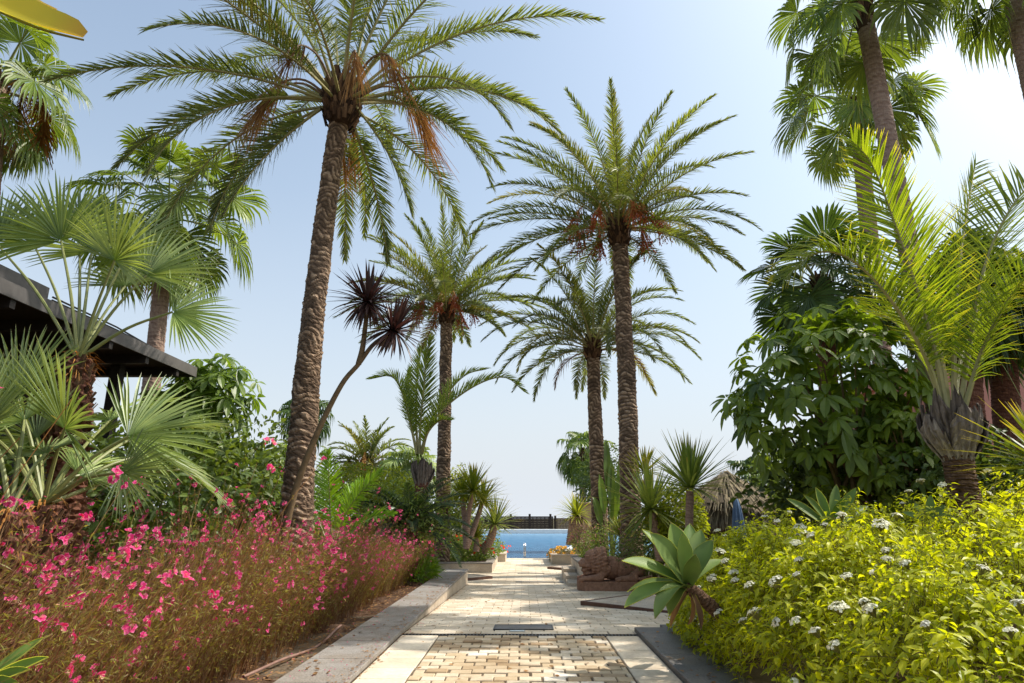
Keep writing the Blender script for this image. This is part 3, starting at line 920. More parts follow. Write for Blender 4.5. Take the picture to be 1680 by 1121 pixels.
# diamond shaped steps with brown rim
def diamond(label, cx, cy, s, z, h=0.07):
    t = thing('diamond_step', label, 'step', (cx, cy, z), None, PI / 4)
    o = MB()
    b = 0.05
    for (x0, x1, y0, y1) in ((-s, s, -s, -s + b), (-s, s, s - b, s), (-s, -s + b, -s + b, s - b), (s - b, s, -s + b, s - b)):
        box(o, x0 + 0.001, x1 - 0.001, y0, y1, -0.3, h, bev=0.004)
    o.build('rim', M['rim_brown'], t)
    o = MB(); box(o, -s + b, s - b, -s + b, s - b, -0.3, h - 0.008)
    o.build('top', M['stone_cream'], t)
p = W(952, 987, 11.8)
diamond('low diamond-shaped step with brown rim under the agave', p[0] + 1.25, 11.75, 0.885, float(gz(11.75)))
p = W(808, 942, 18.9)
diamond('low diamond-shaped step with brown rim behind the end of the left kerb', p[0] - 1.1, 18.9, 0.78, float(gz(18.9)))
p = W(898, 929, 22.5)
diamond('low diamond-shaped step with brown rim before the small right planter', p[0] + 0.62, 22.5, 0.44, float(gz(22.5)))

# planters near the pool
def planter(label, x0, x1, y0, y1, z0, z1, cop, face):
    t = thing('planter', label, 'planter', ((x0 + x1) / 2, (y0 + y1) / 2, z0))
    a, b = (x1 - x0) / 2, (y1 - y0) / 2
    h = z1 - z0
    o = MB()
    for (u0, u1, v0, v1) in ((-a, a, -b, -b + .2), (-a, a, b - .2, b), (-a, -a + .2, -b + .2, b - .2), (a - .2, a, -b + .2, b - .2)):
        box(o, u0, u1, v0, v1, -0.2, h - 0.05)
    o.build('wall', face, t)
    o = MB(); e = 0.02
    for (u0, u1, v0, v1) in ((-a - e, a + e, -b - e, -b + .22), (-a - e, a + e, b - .22, b + e), (-a - e, -a + .22, -b + .22, b - .22), (a - .22, a + e, -b + .22, b - .22)):
        box(o, u0, u1, v0, v1, h - 0.049, h, bev=0.004)
    o.build('coping', cop, t)
    o = MB(); box(o, -a + .2, a - .2, -b + .2, b - .2, -0.2, h - 0.06)
    o.build('soil', M['soil'], t)
    return t
zt = float(gz(22))
planter('long cream planter with grey coping full of red flowers left of the pool', -3.9, -0.98, 20.9, 25.2, zt, zt + 0.30, M['stone_grey'], M['stone_cream'])
planter('small square cream planter at the left pool corner', -1.75, -0.72, 26.0, 27.9, zt, zt + 0.30, M['stone_cream'], M['stone_cream'])
planter('small cream planter with yellow flowers at the right pool corner', 0.98, 2.6, 24.6, 27.6, zt, zt + 0.34, M['stone_cream'], M['stone_cream'])
planter('raised cream planter with dark coping behind the stone lion', 1.40, 4.6, 16.35, 20.6, float(gz(17)), float(gz(17)) + 0.50, M['slate'], M['stone_cream'])
t = thing('garden_steps', 'short flight of pale steps beside the planter with dark coping', 'steps', (1.05, 18.2, float(gz(18))))
for k in range(3):
    box(MB(), 0.0 + 0.001 * k, 0.33, -1.6 + k * 1.0, -0.605 + k * 1.0, -0.1, 0.10 + 0.09 * k, bev=0.006).build('step', M['stone_cream'], t)

# pool
def pool_shape():
    PX0, PX1, PY0, PY1 = -5.6, 9.0, 28.62, 78.5
    t = thing('swimming_pool', 'long blue swimming pool at the end of the path', 'pool', (0, PY0, -0.4))
    o = MB()
    box(o, PX0 - .15, PX1 + .15, -0.15, 0.0, -1.5, 0.055); box(o, PX0 - .15, PX1 + .15, PY1 - PY0, PY1 - PY0 + .15, -1.5, 0.03)
    box(o, PX0 - .15, PX0, 0.0, PY1 - PY0, -1.5, 0.055); box(o, PX1, PX1 + .15, 0.0, PY1 - PY0, -1.5, 0.055)
    box(o, PX0, PX1, 0.0, PY1 - PY0, -1.7, -1.5)
    o.build('basin', M['pool_tile'], t)
    o = MB()
    n = 40
    xs = np.linspace(PX0, PX1, n); ysr = np.linspace(0.001, PY1 - PY0 - 0.001, n * 2)
    X, Y = np.meshgrid(xs, ysr); idx = np.arange(X.size).reshape(X.shape)
    o.add(np.stack([X, Y, 0 * X + 0.0], -1).reshape(-1, 3), np.stack([idx[:-1, :-1], idx[:-1, 1:], idx[1:, 1:], idx[1:, :-1]], -1).reshape(-1, 4))
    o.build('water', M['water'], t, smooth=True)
    # raised white overflow lip that curves in from the right
    o = MB()
    C = through([(1.25, 0.3, .03), (1.6, 2.5, .03), (2.6, 9.5, .03), (3.9, 19.5, .03), (5.6, 34, .03), (6.6, 48, .03)], 40)
    T_ = norm(np.gradient(C, axis=0)); S_ = norm(np.cross(T_, [0, 0, 1]))
    ribbons(o, C[None], S_[None], np.full((1, 40), 0.32))
    C2 = C - S_ * 0.32; C3 = C2.copy(); C3[:, 2] -= 0.4
    V = np.concatenate([C2, C3]); f = [[i, i + 1, 41 + i, 40 + i] for i in range(39)]
    o.add(V, f)
    o.build('overflow_lip', M['white_stone'], t)
    o = MB(); box(o, PX0, PX1, PY1 - PY0 - 1.2, PY1 - PY0 - 0.2, 0.004, 0.46, bev=0.03); o.build('far_rim', M['white_stone'], t)
pool_shape()
t = thing('pool_handrail', 'thin chrome handrail rising from the near edge of the pool', 'handrail', (W(861, 917, 29.0)[0], 29.1, -0.36))
for dx in (-0.03, 0.03):
    o = MB(); tubes(o, through([(dx, -0.25, -0.05), (dx, -0.25, 0.45), (dx, -0.1, 0.62), (dx, 0.12, 0.5), (dx, 0.2, -0.3)], 24), 0.022, 8)
    o.build('rail', M['steel'], t, smooth=True)

# timber fence beyond the pool
def fence(label, x0, x1, Y, z0, z1, mat, posts, gap=0.35):
    t = thing('timber_fence', label, 'fence', ((x0 + x1) / 2, Y, z0))
    hw = (x1 - x0) / 2
    o = MB()
    H = z1 - z0
    n = 9
    for k in range(n):
        a = 0.08 + (H - 0.12) * k / n
        box(o, -hw, hw, -0.03, 0.03, a, a + (H - 0.12) / n * (1 - gap))
    for x in np.linspace(-hw, hw, 22):
        box(o, x - 0.05, x + 0.05, 0.032, 0.09, 0.02, H - 0.1)
    o.build('slat_panel', mat, t)
    for x in posts:
        o = MB(); box(o, x - 0.13 - (x0 + x1) / 2, x + 0.13 - (x0 + x1) / 2, -0.16, -0.032, 0, H + 0.22, bev=0.02)
        o.build('post', M['fence_wood'], t)
def fx(px, Y): return float(W(px, 850, Y)[0])
YF = 81.0
fence('dark brown slatted timber fence along the far end of the pool', fx(770, YF), fx(907, YF), YF, -0.42, 1.55, M['fence_wood'], [fx(v, YF) for v in (772, 800, 838, 869, 903)], 0.10)
fence('sunlit tan slatted timber fence right of the dark fence', fx(909.5, YF), fx(1010, YF), YF + 0.3, -0.42, 1.36, M['fence_tan'], [fx(v, YF) for v in (911, 955, 1000)], 0.2)

# beige gate pillar behind the yucca on the right
p = W(958, 852, 26.5)
t = thing('garden_pillar', 'square tan plaster pillar behind the yucca right of the pool', 'pillar', (p[0] + .1, 28.1, -0.33))
o = MB(); box(o, -0.42, 0.42, -0.3, 0.3, -0.1, 2.17, bev=0.01); o.build('shaft', M['plaster_tan'], t)
o = MB(); box(o, -0.46, 0.46, -0.34, 0.34, 2.171, 2.25, bev=0.01); o.build('cap', M['plaster_tan'], t)
# low wall at the left behind the planter
o = MB(); box(o, -4.2, 0, -0.15, 0.15, -0.1, 0.95, bev=0.01)
tag(o.build('garden_wall', M['plaster_tan'], loc=(-1.75, 27.2 + 1.0, -0.33)), 'low tan garden wall behind the red flowers', 'wall')

# pavilion with the dark flat roof
cr = W(322, 619, 11.0)
t = thing('garden_pavilion', 'dark flat roofed pavilion behind the palms at the left edge', 'pavilion', (cr[0], cr[1], 0))
zc = cr[2]
o = MB(); box(o, -6.0, -0.03, -14, -0.03, zc + 0.03, zc + 0.10); o.build('soffit', M['soffit'], t)
o = MB()
box(o, -0.028, 0.0, -14, 0.0, zc, zc + 0.17); box(o, -6.0, -0.03, -0.028, 0.0, zc, zc + 0.17)
o.build('fascia', M['fascia'], t)
o = MB(); box(o, -6.0, -0.03, -14, -0.03, zc + 0.102, zc + 0.16); o.build('roof', M['dark_wood'], t)
o = MB(); box(o, -6, -0.12, -14, -3.55, zc + 0.172, zc + 0.36); o.build('parapet', M['fascia'], t)
for dz in (0.22, 0.26):
    o = MB(); tubes(o, [(-0.1, -3.5, zc + dz), (-0.1, -2.2, zc + dz), (-0.1, -1.2, zc + 0.2)], 0.012, 6); o.build('cable', M['iron'], t)
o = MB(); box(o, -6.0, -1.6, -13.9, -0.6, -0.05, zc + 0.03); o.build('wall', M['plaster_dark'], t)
for k in range(4):
    o = MB(); box(o, -1.598, -1.55, -2.6 - 2.3 * k, -1.0 - 2.3 * k, 0.0, 2.5); w_ = o.build('window', M['iron'], t)
for k in range(3):
    o = MB(); box(o, -0.75, -0.6, -1.2 - 4 * k, -1.05 - 4 * k, 0.0, zc + 0.03); o.build('post', M['dark_wood'], t)
for k in range(14):
    o = MB(); box(o, -1.55, -0.03, -0.6 - k * 0.9, -0.52 - k * 0.9, zc - 0.10, zc + 0.029); o.build('rafter', M['dark_wood'], t)

# pink red building on the right
p = W(1560, 700, 16.0)
t = thing('pink_building', 'pink red plastered building behind the dark fan palms on the right', 'building', (p[0], 16.0, -0.3))
o = MB(); box(o, 0, 14, 0, 6, 0, 5.2); o.build('wall', M['plaster_pink'], t)
o = MB(); box(o, -0.15, 14.2, -0.15, 6.2, 5.202, 5.45, bev=0.01); o.build('cornice', M['plaster_pink'], t)
o = MB(); box(o, 2.5, 3.6, -0.03, -0.002, 1.0, 2.4); wn = o.build('window', M['iron'], t)
o = MB(); box(o, 2.38, 3.72, -0.06, -0.031, 0.9, 0.998); o.build('sill', M['stone_cream'], wn)

# thatched hut
def thatch_hut():
    c = W(1196, 850, 19.5)
    t = thing('thatched_hut', 'round hut with two tiers of grey thatch and a cane wall', 'hut', (c[0], 19.5, -0.33))
    def tier(r0, z0, r1, z1, n, ln, seed):
        g = np.random.default_rng(seed); o = MB()
        for k in range(7):
            f = k / 6
            th = g.uniform(0, 2 * PI, n)
            rr = r1 + (r0 - r1) * (f * 0.86) + 0.0
            zz = z1 + (z0 - z1) * (f * 0.86)
            rad = np.stack([np.cos(th), np.sin(th), 0 * th], 1)
            dn = norm(rad * (r0 - r1) + np.array([0, 0, z0 - z1]))
            tan = np.stack([-np.sin(th), np.cos(th), 0 * th], 1)
            dn = norm(dn + tan * g.normal(0, 0.12, n)[:, None] + rad * g.normal(0.02, 0.05, n)[:, None])
            B = rad * (rr + g.normal(0, .03, n))[:, None]; B[:, 2] = zz + g.normal(0, .05, n)
            l = ln * g.uniform(.7, 1.2, n)
            s = np.array([0, .5, 1.])
            C = B[:, None] + dn[:, None] * (l[:, None] * s)[..., None]; C[..., 2] -= 0.05 * s ** 2
            ribbons(o, C, np.broadcast_to(tan[:, None], C.shape), np.broadcast_to(np.array([.018, .016, .005]), (n, 3)))
        return o
    tier(1.50, 2.0, 0.05, 2.85, 460, 0.55, 1).build('thatch_tier', M['straw'], t)
    tier(1.46, 1.55, 1.0, 2.05, 440, 0.40, 2).build('thatch_tier', M['straw'], t)
    o = MB(); n = 40; th = np.linspace(0, 2 * PI, n, endpoint=False)
    for (r0, z0, r1, z1) in ((1.46, 2.03, .03, 2.81), (1.42, 1.59, .98, 2.03)):
        V = np.concatenate([np.stack([r0 * np.cos(th), r0 * np.sin(th), 0 * th + z0], 1), np.stack([r1 * np.cos(th), r1 * np.sin(th), 0 * th + z1], 1)])
        o.add(V, [[i, (i + 1) % n, n + (i + 1) % n, n + i] for i in range(n)], 0.1)
    o.build('roof_frame', M['straw'], t)
    o = MB(); th = np.linspace(0, 2 * PI, 190, endpoint=False)
    C = np.stack([np.stack([.98 * np.cos(th), .98 * np.sin(th), 0 * th], 1), np.stack([.98 * np.cos(th), .98 * np.sin(th), 0 * th + 2.0], 1)], 1)
    tubes(o, C, 0.022, 5, rng.random(190)); o.build('cane_wall', M['cane'], t)
    for a in (0.5, 2.1, 3.6, 5.2):
        o = MB(); tubes(o, [(1.08 * math.cos(a), 1.08 * math.sin(a), 0), (1.08 * math.cos(a), 1.08 * math.sin(a), 1.9)], 0.05, 8); o.build('post', M['cane'], t)
    o = MB(); box(o, -1.2, 1.4, 0, 0.25, 0, 1.95, bev=.01)
    p = W(1238, 850, 18.2)
    tag(o.build('garden_wall', M['plaster_tan'], loc=(p[0] + 1.05, 18.3, -0.33)), 'tan plaster wall beside the thatched hut', 'wall')
thatch_hut()

# closed blue parasol
def parasol():
    p = W(1213, 880, 16.6)
    t = thing('closed_parasol', 'closed blue canvas parasol in front of the thatched hut', 'parasol', (p[0], 16.6, -0.33))
    o = MB(); tubes(o, [(0, 0, 0), (0, 0, 2.12)], 0.022, 8); o.build('pole', M['cane'], t)
    o = MB(); n = 48; zs = np.array([2.1, 2.06, 1.9, 1.6, 1.35, 1.15, 1.02, 0.98]); rs = np.array([.01, .045, .085, .115, .135, .155, .17, .10])
    th = np.arange(n) / n * 2 * PI
    V = np.stack([np.stack([(r_ * (1 + .22 * np.sin(8 * th) * min(1, k / 3))) * np.cos(th), (r_ * (1 + .22 * np.sin(8 * th) * min(1, k / 3))) * np.sin(th), 0 * th + z_], 1) for k, (z_, r_) in enumerate(zip(zs, rs))])
    idx = np.arange(n * len(zs)).reshape(len(zs), n); nx = np.roll(idx, -1, 1)
    o.add(V.reshape(-1, 3), np.stack([idx[:-1], nx[:-1], nx[1:], idx[1:]], -1).reshape(-1, 4))
    o.build('canopy', M['umbrella'], t, smooth=True)
    o = MB(); box(o, -.25, .25, -.25, .25, 0, .07, bev=.02); o.build('base', M['stone_grey'], t)
parasol()

# carved stone lion
def lion():
    c = W(950, 967, 15.4)
    t = thing('stone_lion', 'carved reddish sandstone lion crouching on its plinth beside the path', 'statue', (c[0] + 0.75, 15.35, float(gz(15.35))))
    o = MB()
    poly = [(-.78, -.20), (-.66, -.36), (.66, -.36), (.80, -.22), (.80, .26), (.66, .38), (-.66, .38), (-.78, .24)]
    prism(o, poly, -0.05, 0.20)
    o2 = MB()
    E = lambda *a, **k: ellip(o2, *a, **k)
    # trunk of the body, haunch, shoulder
    E((.20, .05, .42), (.50, .24, .23)); E((.52, .06, .40), (.28, .27, .24)); E((-.02, .03, .46), (.30, .25, .25)); E((.22, .05, .54), (.36, .15, .13))
    # head: broad skull, brow, cheeks, blunt muzzle
    E((-.40, -.06, .62), (.22, .23, .24)); E((-.44, -.07, .74), (.17, .19, .12)); E((-.56, -.08, .56), (.15, .17, .13))
    E((-.64, -.09, .53), (.11, .14, .09)); E((-.60, -.09, .425), (.11, .12, .055)); E((-.55, -.08, .36), (.12, .13, .07))
    E((-.735, -.09, .575), (.035, .06, .035)); E((-.63, -.09, .63), (.09, .055, .05))
    for y in (-.185, .01):
        E((-.575, y, .665), (.05, .055, .04)); E((-.56, y, .715), (.07, .06, .025)); E((-.56, y - .02, .50), (.08, .06, .07))
    for y in (-.25, .13):
        E((-.36, y, .80), (.045, .05, .065))
    # mane: three rows of thick locks round the face and down the chest
    for (rr_, x_, s_, nn_) in ((.245, -.43, .062, 20), (.285, -.33, .07, 20), (.29, -.21, .075, 18)):
        for k_ in range(nn_):
            a = k_ / nn_ * 2 * PI + x_ * 3
            y, z = -.05 + rr_ * math.cos(a) * .95, .58 + rr_ * math.sin(a)
            if z < .26: continue
            E((x_, y, z), (s_ * 1.0, s_ * (.62 + .3 * abs(math.sin(a))), s_ * (.62 + .3 * abs(math.cos(a)))), 10, 8)
    # legs
    C = [((-.14, -.24, .44), (-.34, -.28, .29)), ((-.30, -.28, .275), (-.66, -.27, .25)), ((-.14, .24, .42), (-.34, .24, .28)), ((-.30, .24, .27), (-.66, .21, .245)),
         ((.58, -.22, .42), (.34, -.30, .29)), ((.44, -.30, .265), (.12, -.30, .25)), ((.58, .26, .40), (.3, .28, .27))]
    for a, b in C:
        for s in np.linspace(0, 1, 10):
            q = (1 - s) * np.array(a) + s * np.array(b)
            E(q, (.085 - .015 * s, .07, .085 - .025 * s), 10, 8)
    for y in (-.335, -.285, -.235, -.185):
        E((-.72, y + .01, .235), (.065, .025, .045), 10, 8); E((.07, y - .02, .235), (.065, .025, .045), 10, 8)
    for y in (.13, .18, .23, .28):
        E((-.72, y, .235), (.065, .025, .045), 10, 8)
    for s in np.linspace(0, 1, 20):
        E((.80 - .25 * s, -.05 - .31 * math.sin(s * PI * .6), .28 - .02 * s), (.042, .042, .042), 8, 6)
    tmp = o2.build('tmp', M['sandstone'])
    md = tmp.modifiers.new('r', 'REMESH'); md.mode = 'VOXEL'; md.voxel_size = 0.011
    ms = tmp.modifiers.new('s', 'SMOOTH'); ms.iterations = 2; ms.factor = 0.5
    dg = bpy.context.evaluated_depsgraph_get()
    me = bpy.data.meshes.new_from_object(tmp.evaluated_get(dg))
    bpy.data.objects.remove(tmp)
    n = len(me.vertices)
    co = np.zeros(n * 3, np.float32); me.vertices.foreach_get('co', co); co = co.reshape(-1, 3)
    no = np.zeros(n * 3, np.float32); me.vertices.foreach_get('normal', no); no = no.reshape(-1, 3)
    # mane locks, mouth slit, ribs and stone wear
    mane = np.clip(1 - np.linalg.norm((co - np.array([-.30, -.05, .58])) * [1.2, 1, 1], axis=1) / .42, 0, 1) * np.clip((co[:, 0] + .52) / .06, 0, 1)
    w_ = np.sin(np.arctan2(co[:, 2] - .58, co[:, 1] + .05) * 26 + co[:, 0] * 30)
    mouth = np.exp(-((co[:, 2] - .465 - .02 * np.abs(co[:, 1] + .09) * 4) / .012) ** 2) * np.clip((-.50 - co[:, 0]) / .06, 0, 1)
    eye = sum(np.exp(-(((co[:, 1] - y) / .03) ** 2 + ((co[:, 2] - .675) / .014) ** 2)) for y in (-.185, .01)) * (co[:, 0] < -.52)
    ribs = np.sin(co[:, 0] * 60 + co[:, 2] * 12) * np.clip((co[:, 0] - .02) / .1, 0, 1) * np.clip((.48 - co[:, 0]) / .1, 0, 1) * (co[:, 2] > .32)
    co = co + no * (0.013 * np.minimum(1, mane * 2.2) * w_ - .035 * mouth - .015 * eye + .004 * ribs + 0.003 * np.sin(co[:, 0] * 50) * np.sin(co[:, 1] * 47) * np.sin(co[:, 2] * 53))[:, None]
    me.vertices.foreach_set('co', co.astype(np.float32).ravel())
    for k in list(me.attributes):
        if k.name in ('tint', 'along'):
            me.attributes.remove(k)
    at = me.attributes.new('tint', 'FLOAT', 'POINT')
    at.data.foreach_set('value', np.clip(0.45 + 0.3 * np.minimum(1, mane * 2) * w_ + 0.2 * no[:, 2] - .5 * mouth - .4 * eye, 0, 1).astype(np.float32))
    me.polygons.foreach_set('use_smooth', np.ones(len(me.polygons), bool))
    me.materials.clear(); me.materials.append(M['sandstone'])
    b = bpy.data.objects.new('body', me); COL.objects.link(b); b.parent = t
    o.build('plinth', M['sandstone'], t)
lion()

# garden hose on the soil
o = MB()
P = [W(398, 1125, 5.95), W(440, 1100, 6.3), W(495, 1066, 7.0), W(530, 1045, 7.6), W(548, 1030, 8.1), W(560, 1018, 8.6)]
C = through(P, 40); C[:, 2] = 0.02 + 0.02 * np.sin(np.linspace(0, 9, 40))
tubes(o, C, 0.014, 8)
tag(o.build('garden_hose', M['hose'], smooth=True), 'brown hose lying on the soil under the pink flowers', 'hose')

# ================================================================== PALMS
def date_palm(name, label, base, top, r, nf, L, seed, e=(86, -22), droop=(38, 75), bow=0.0, fruit=None, ll=0.40, nl=58, boot=(0.26, 0.5), extra=(), group=None, rows=13, lw=0.013, dry=0, dead=0, vee=25, pet=.13):
    g = np.random.default_rng(seed)
    base = np.asarray(base, float); top = np.asarray(top, float) - base
    t = thing(name, label, 'palm tree', base, group)
    mid = top * 0.5 + np.array([bow, 0, 0])
    C = through([np.array([0, 0, -0.3]), top * 0.25 + np.array([bow * .7, 0, 0]), mid, top * 0.75 + np.array([bow * .7, 0, 0]), top], 40)
    scar_trunk(C, r, seed=seed, rows=rows).build('trunk', M['trunk_date'], t)
    # crown of old leaf bases
    o = MB()
    br, bh = boot
    stubs(o, -bh, 0.10, br * 0.8, br * 1.0, 110, 0.15, 0.045, 0.55, seed)
    stubs(o, -0.05, 0.25, br * 0.95, br * 0.5, 50, 0.22, 0.045, 0.3, seed + 1)
    zz = np.linspace(-bh, 0.25, 8)
    tubes(o, np.stack([0 * zz, 0 * zz, zz], 1), np.interp(zz, [-bh, -bh * .6, 0, .25], [r[-1] * 1.0, br * .85, br * .9, br * .45]), 14, 0.2)
    o.build('leaf_bases', M['boot'], t, loc=top)
    for i in range(nf):
        f = (i + 0.5) / nf
        az = i * 137.508 + g.normal(0, 9)
        e0 = e[0] + (e[1] - e[0]) * f ** 0.95 + g.normal(0, 4)
        d = droop[0] + (droop[1] - droop[0]) * math.sin(min(1, f * 1.25) * PI * 0.62) + g.normal(0, 7)
        if e0 < 10: d *= 0.75
        l = L * (0.90 + 0.10 * min(1, f * 4)) * g.uniform(0.9, 1.08) * (1 - 0.18 * max(0, f - .75) * 4)
        frond(t, top + np.array([0, 0, 0.12 - 0.25 * f]), az, l, e0, d, ll, nl, lw, g, br * 0.55, 'date_yellow' if g.random() < 0.08 + 0.12 * max(0, f - .7) * 3 else 'date', vee, pet)
    for (az, l, e0, d) in extra:
        frond(t, top + np.array([0, 0, -0.05]), az, l, e0, d, ll, nl, lw, g, br * 0.55, 'date', vee, pet)
    for k in range(dead):
        frond(t, top + np.array([0, 0, -0.15]), g.uniform(0, 360), L * .5, g.uniform(-20, 10), 90, ll * .7, 40, lw * .7, g, br * .7, 'dry', vee)
    if fruit:
        kind, nfr, hang = fruit
        for k in range(nfr):
            az = R(k * 360 / nfr + g.uniform(-20, 20))
            hx = np.array([math.cos(az), math.sin(az), 0])
            s = MB()
            e_ = top + hx * (br * .6)
            if kind == 'dry':
                l = g.uniform(.8, 1.25)
                Cc = through([0 * hx, hx * l * .45 + [0, 0, l * .30], hx * l * .85 + [0, 0, l * .18], hx * l + [0, 0, -.15]], 14)
                tubes(s, Cc, np.linspace(.022, .010, 14), 5, .5, 1)
                n = 80; q = Cc[g.integers(8, 14, n)]
                dd = norm(hx * .45 + rand_dirs(n, g) * .30 + np.array([0, 0, -.75])); ln = g.uniform(.3, .8, n)
                tt = np.array([0, .5, 1.0]); Q = q[:, None] + dd[:, None] * (ln[:, None] * tt)[..., None]; Q[..., 2] -= .15 * tt ** 2
                sd_ = np.broadcast_to(norm(np.cross(dd, [.3, .9, .2]))[:, None], Q.shape)
                ribbons(s, Q, sd_, np.broadcast_to(np.array([.006, .005, .002]), (n, 3)))
                s.build('dry_stalk', [M['dry'], M['rachis_dry']], t, loc=e_)
            else:
                l = hang * g.uniform(.85, 1.15)
                Cc = through([0 * hx, hx * l * .45 + [0, 0, l * .55], hx * l * .80 + [0, 0, l * .38], hx * l * .95 + [0, 0, 0.0]], 14)
                tubes(s, Cc, np.linspace(.024, .012, 14), 5, .5, 1)
                n = 34; q = Cc[g.integers(9, 14, n)]
                dd = norm(hx * .3 + rand_dirs(n, g) * .42 + np.array([0, 0, -.8])); ln = g.uniform(.25, .55, n) * hang / .75
                tt = np.array([0, .5, 1.0]); Q = q[:, None] + dd[:, None] * (ln[:, None] * tt)[..., None]; Q[..., 2] -= .06 * tt ** 2
                sd_ = np.broadcast_to(norm(np.cross(dd, [.3, .9, .2]))[:, None], Q.shape)
                ribbons(s, Q, sd_, np.full((n, 3), .005), mi=1)
                m = 9; pos = (Q[:, None, 0] + (Q[:, None, 2] - Q[:, None, 0]) * g.uniform(.25, 1.05, (n, m))[..., None]).reshape(-1, 3) + g.normal(0, .012, (n * m, 3))
                beads(s, pos, .019 if kind == 'red' else .024)
                s.build('date_cluster', [M['date_fruit'] if kind == 'red' else M['fruit_orange'], M['rachis_orange']], t, loc=e_)
    return t

def frond(t, loc, az, l, e0, d, ll, nl, lw, g, x0, mat, vee, pet=.13):
    C, N = arc(l, e0, d, 1.35, 16, side=g.normal(0, .05), x0=x0)
    o = MB()
    dry = mat == 'dry'
    feather(o, C, N, nl, ll, lw, pet if not dry else .2, vee=vee, vj=20, fan=(58, 20), ldroop=.14 if not dry else .6, rr=(.026, .004), tone=g.normal(0, .1))
    f = o.build('frond', [M[mat], M['rachis_dry' if dry else 'rachis']], t, loc=loc)
    f.rotation_euler = (0, 0, R(az))
    return f

Y1 = 8.2
date_palm('date_palm', 'tall date palm with thick ringed trunk leaning right, nearest palm left of the path', W(491, 850, Y1) * [1, 1, 0], W(561, 163, Y1), [.222, .203, .186, .17, .156, .143, .133, .127, .127], 29, 3.65, 21,
          e=(84, -2), droop=(42, 74), bow=-.10, fruit=('dry', 9, 1.0), ll=.43, nl=110, boot=(.265, .46), rows=12.5, lw=.0098, pet=.2, vee=22,
          extra=[(205, 2.9, -8, 70), (-20, 2.9, -12, 62), (-35, 3.4, -2, 62), (160, 2.9, -5, 66), (182, 3.3, 8, 66), (85, 2.8, -10, 60), (186, 2.3, -42, 30), (-4, 2.1, -52, 24)])
date_palm('date_palm', 'tall date palm with red date clusters beside the stone lion, right of the path', W(1032, 850, 17.4) * [1, 1, 0] + [0, 0, -.2], W(1015, 372, 17.4), [.29, .275, .26, .25, .24, .23, .225, .22, .215], 54, 4.2, 32,
          e=(86, -6), droop=(30, 60), bow=.06, fruit=('red', 9, 1.05), ll=.52, nl=100, boot=(.35, .62), rows=10, lw=.0135,
          extra=[(-30, 3.0, -15, 50), (215, 3.0, -10, 55), (180, 3.6, 2, 50), (0, 3.6, 0, 50)])
date_palm('date_palm', 'date palm with dark red fruit and slim trunk, middle left beside the feathery palm', W(727, 850, 21.6) * [1, 1, 0] + [0, 0, -.3], W(733, 508, 21.6), [.26, .245, .23, .22, .21, .205, .20, .195], 50, 3.5, 43,
          e=(86, -4), droop=(26, 58), fruit=('red', 7, .9), ll=.50, nl=84, boot=(.30, .55), rows=9.5, lw=.015,
          extra=[(-25, 2.4, -12, 40), (200, 2.6, 0, 45)])
date_palm('date_palm', 'fruitless date palm with drooping grey green crown, behind the tall palm right of the path', W(984, 850, 20.2) * [1, 1, 0] + [0, 0, -.3], W(972, 568, 20.2), [.25, .24, .23, .225, .215, .21, .20, .195], 46, 3.65, 54,
          e=(84, 0), droop=(30, 86), fruit=None, ll=.48, nl=84, boot=(.29, .45), rows=9, lw=.0145, dead=2)
date_palm('date_palm', 'short distant date palm with orange fruit stalks in the left background', W(602, 850, 30) * [1, 1, 0] + [0, 0, -.4], W(602, 762, 30), [.28, .27, .26], 34, 2.35, 65,
          e=(86, -10), droop=(30, 85), fruit=('orange', 5, .8), ll=.42, nl=40, boot=(.3, .5), rows=8, lw=.026)

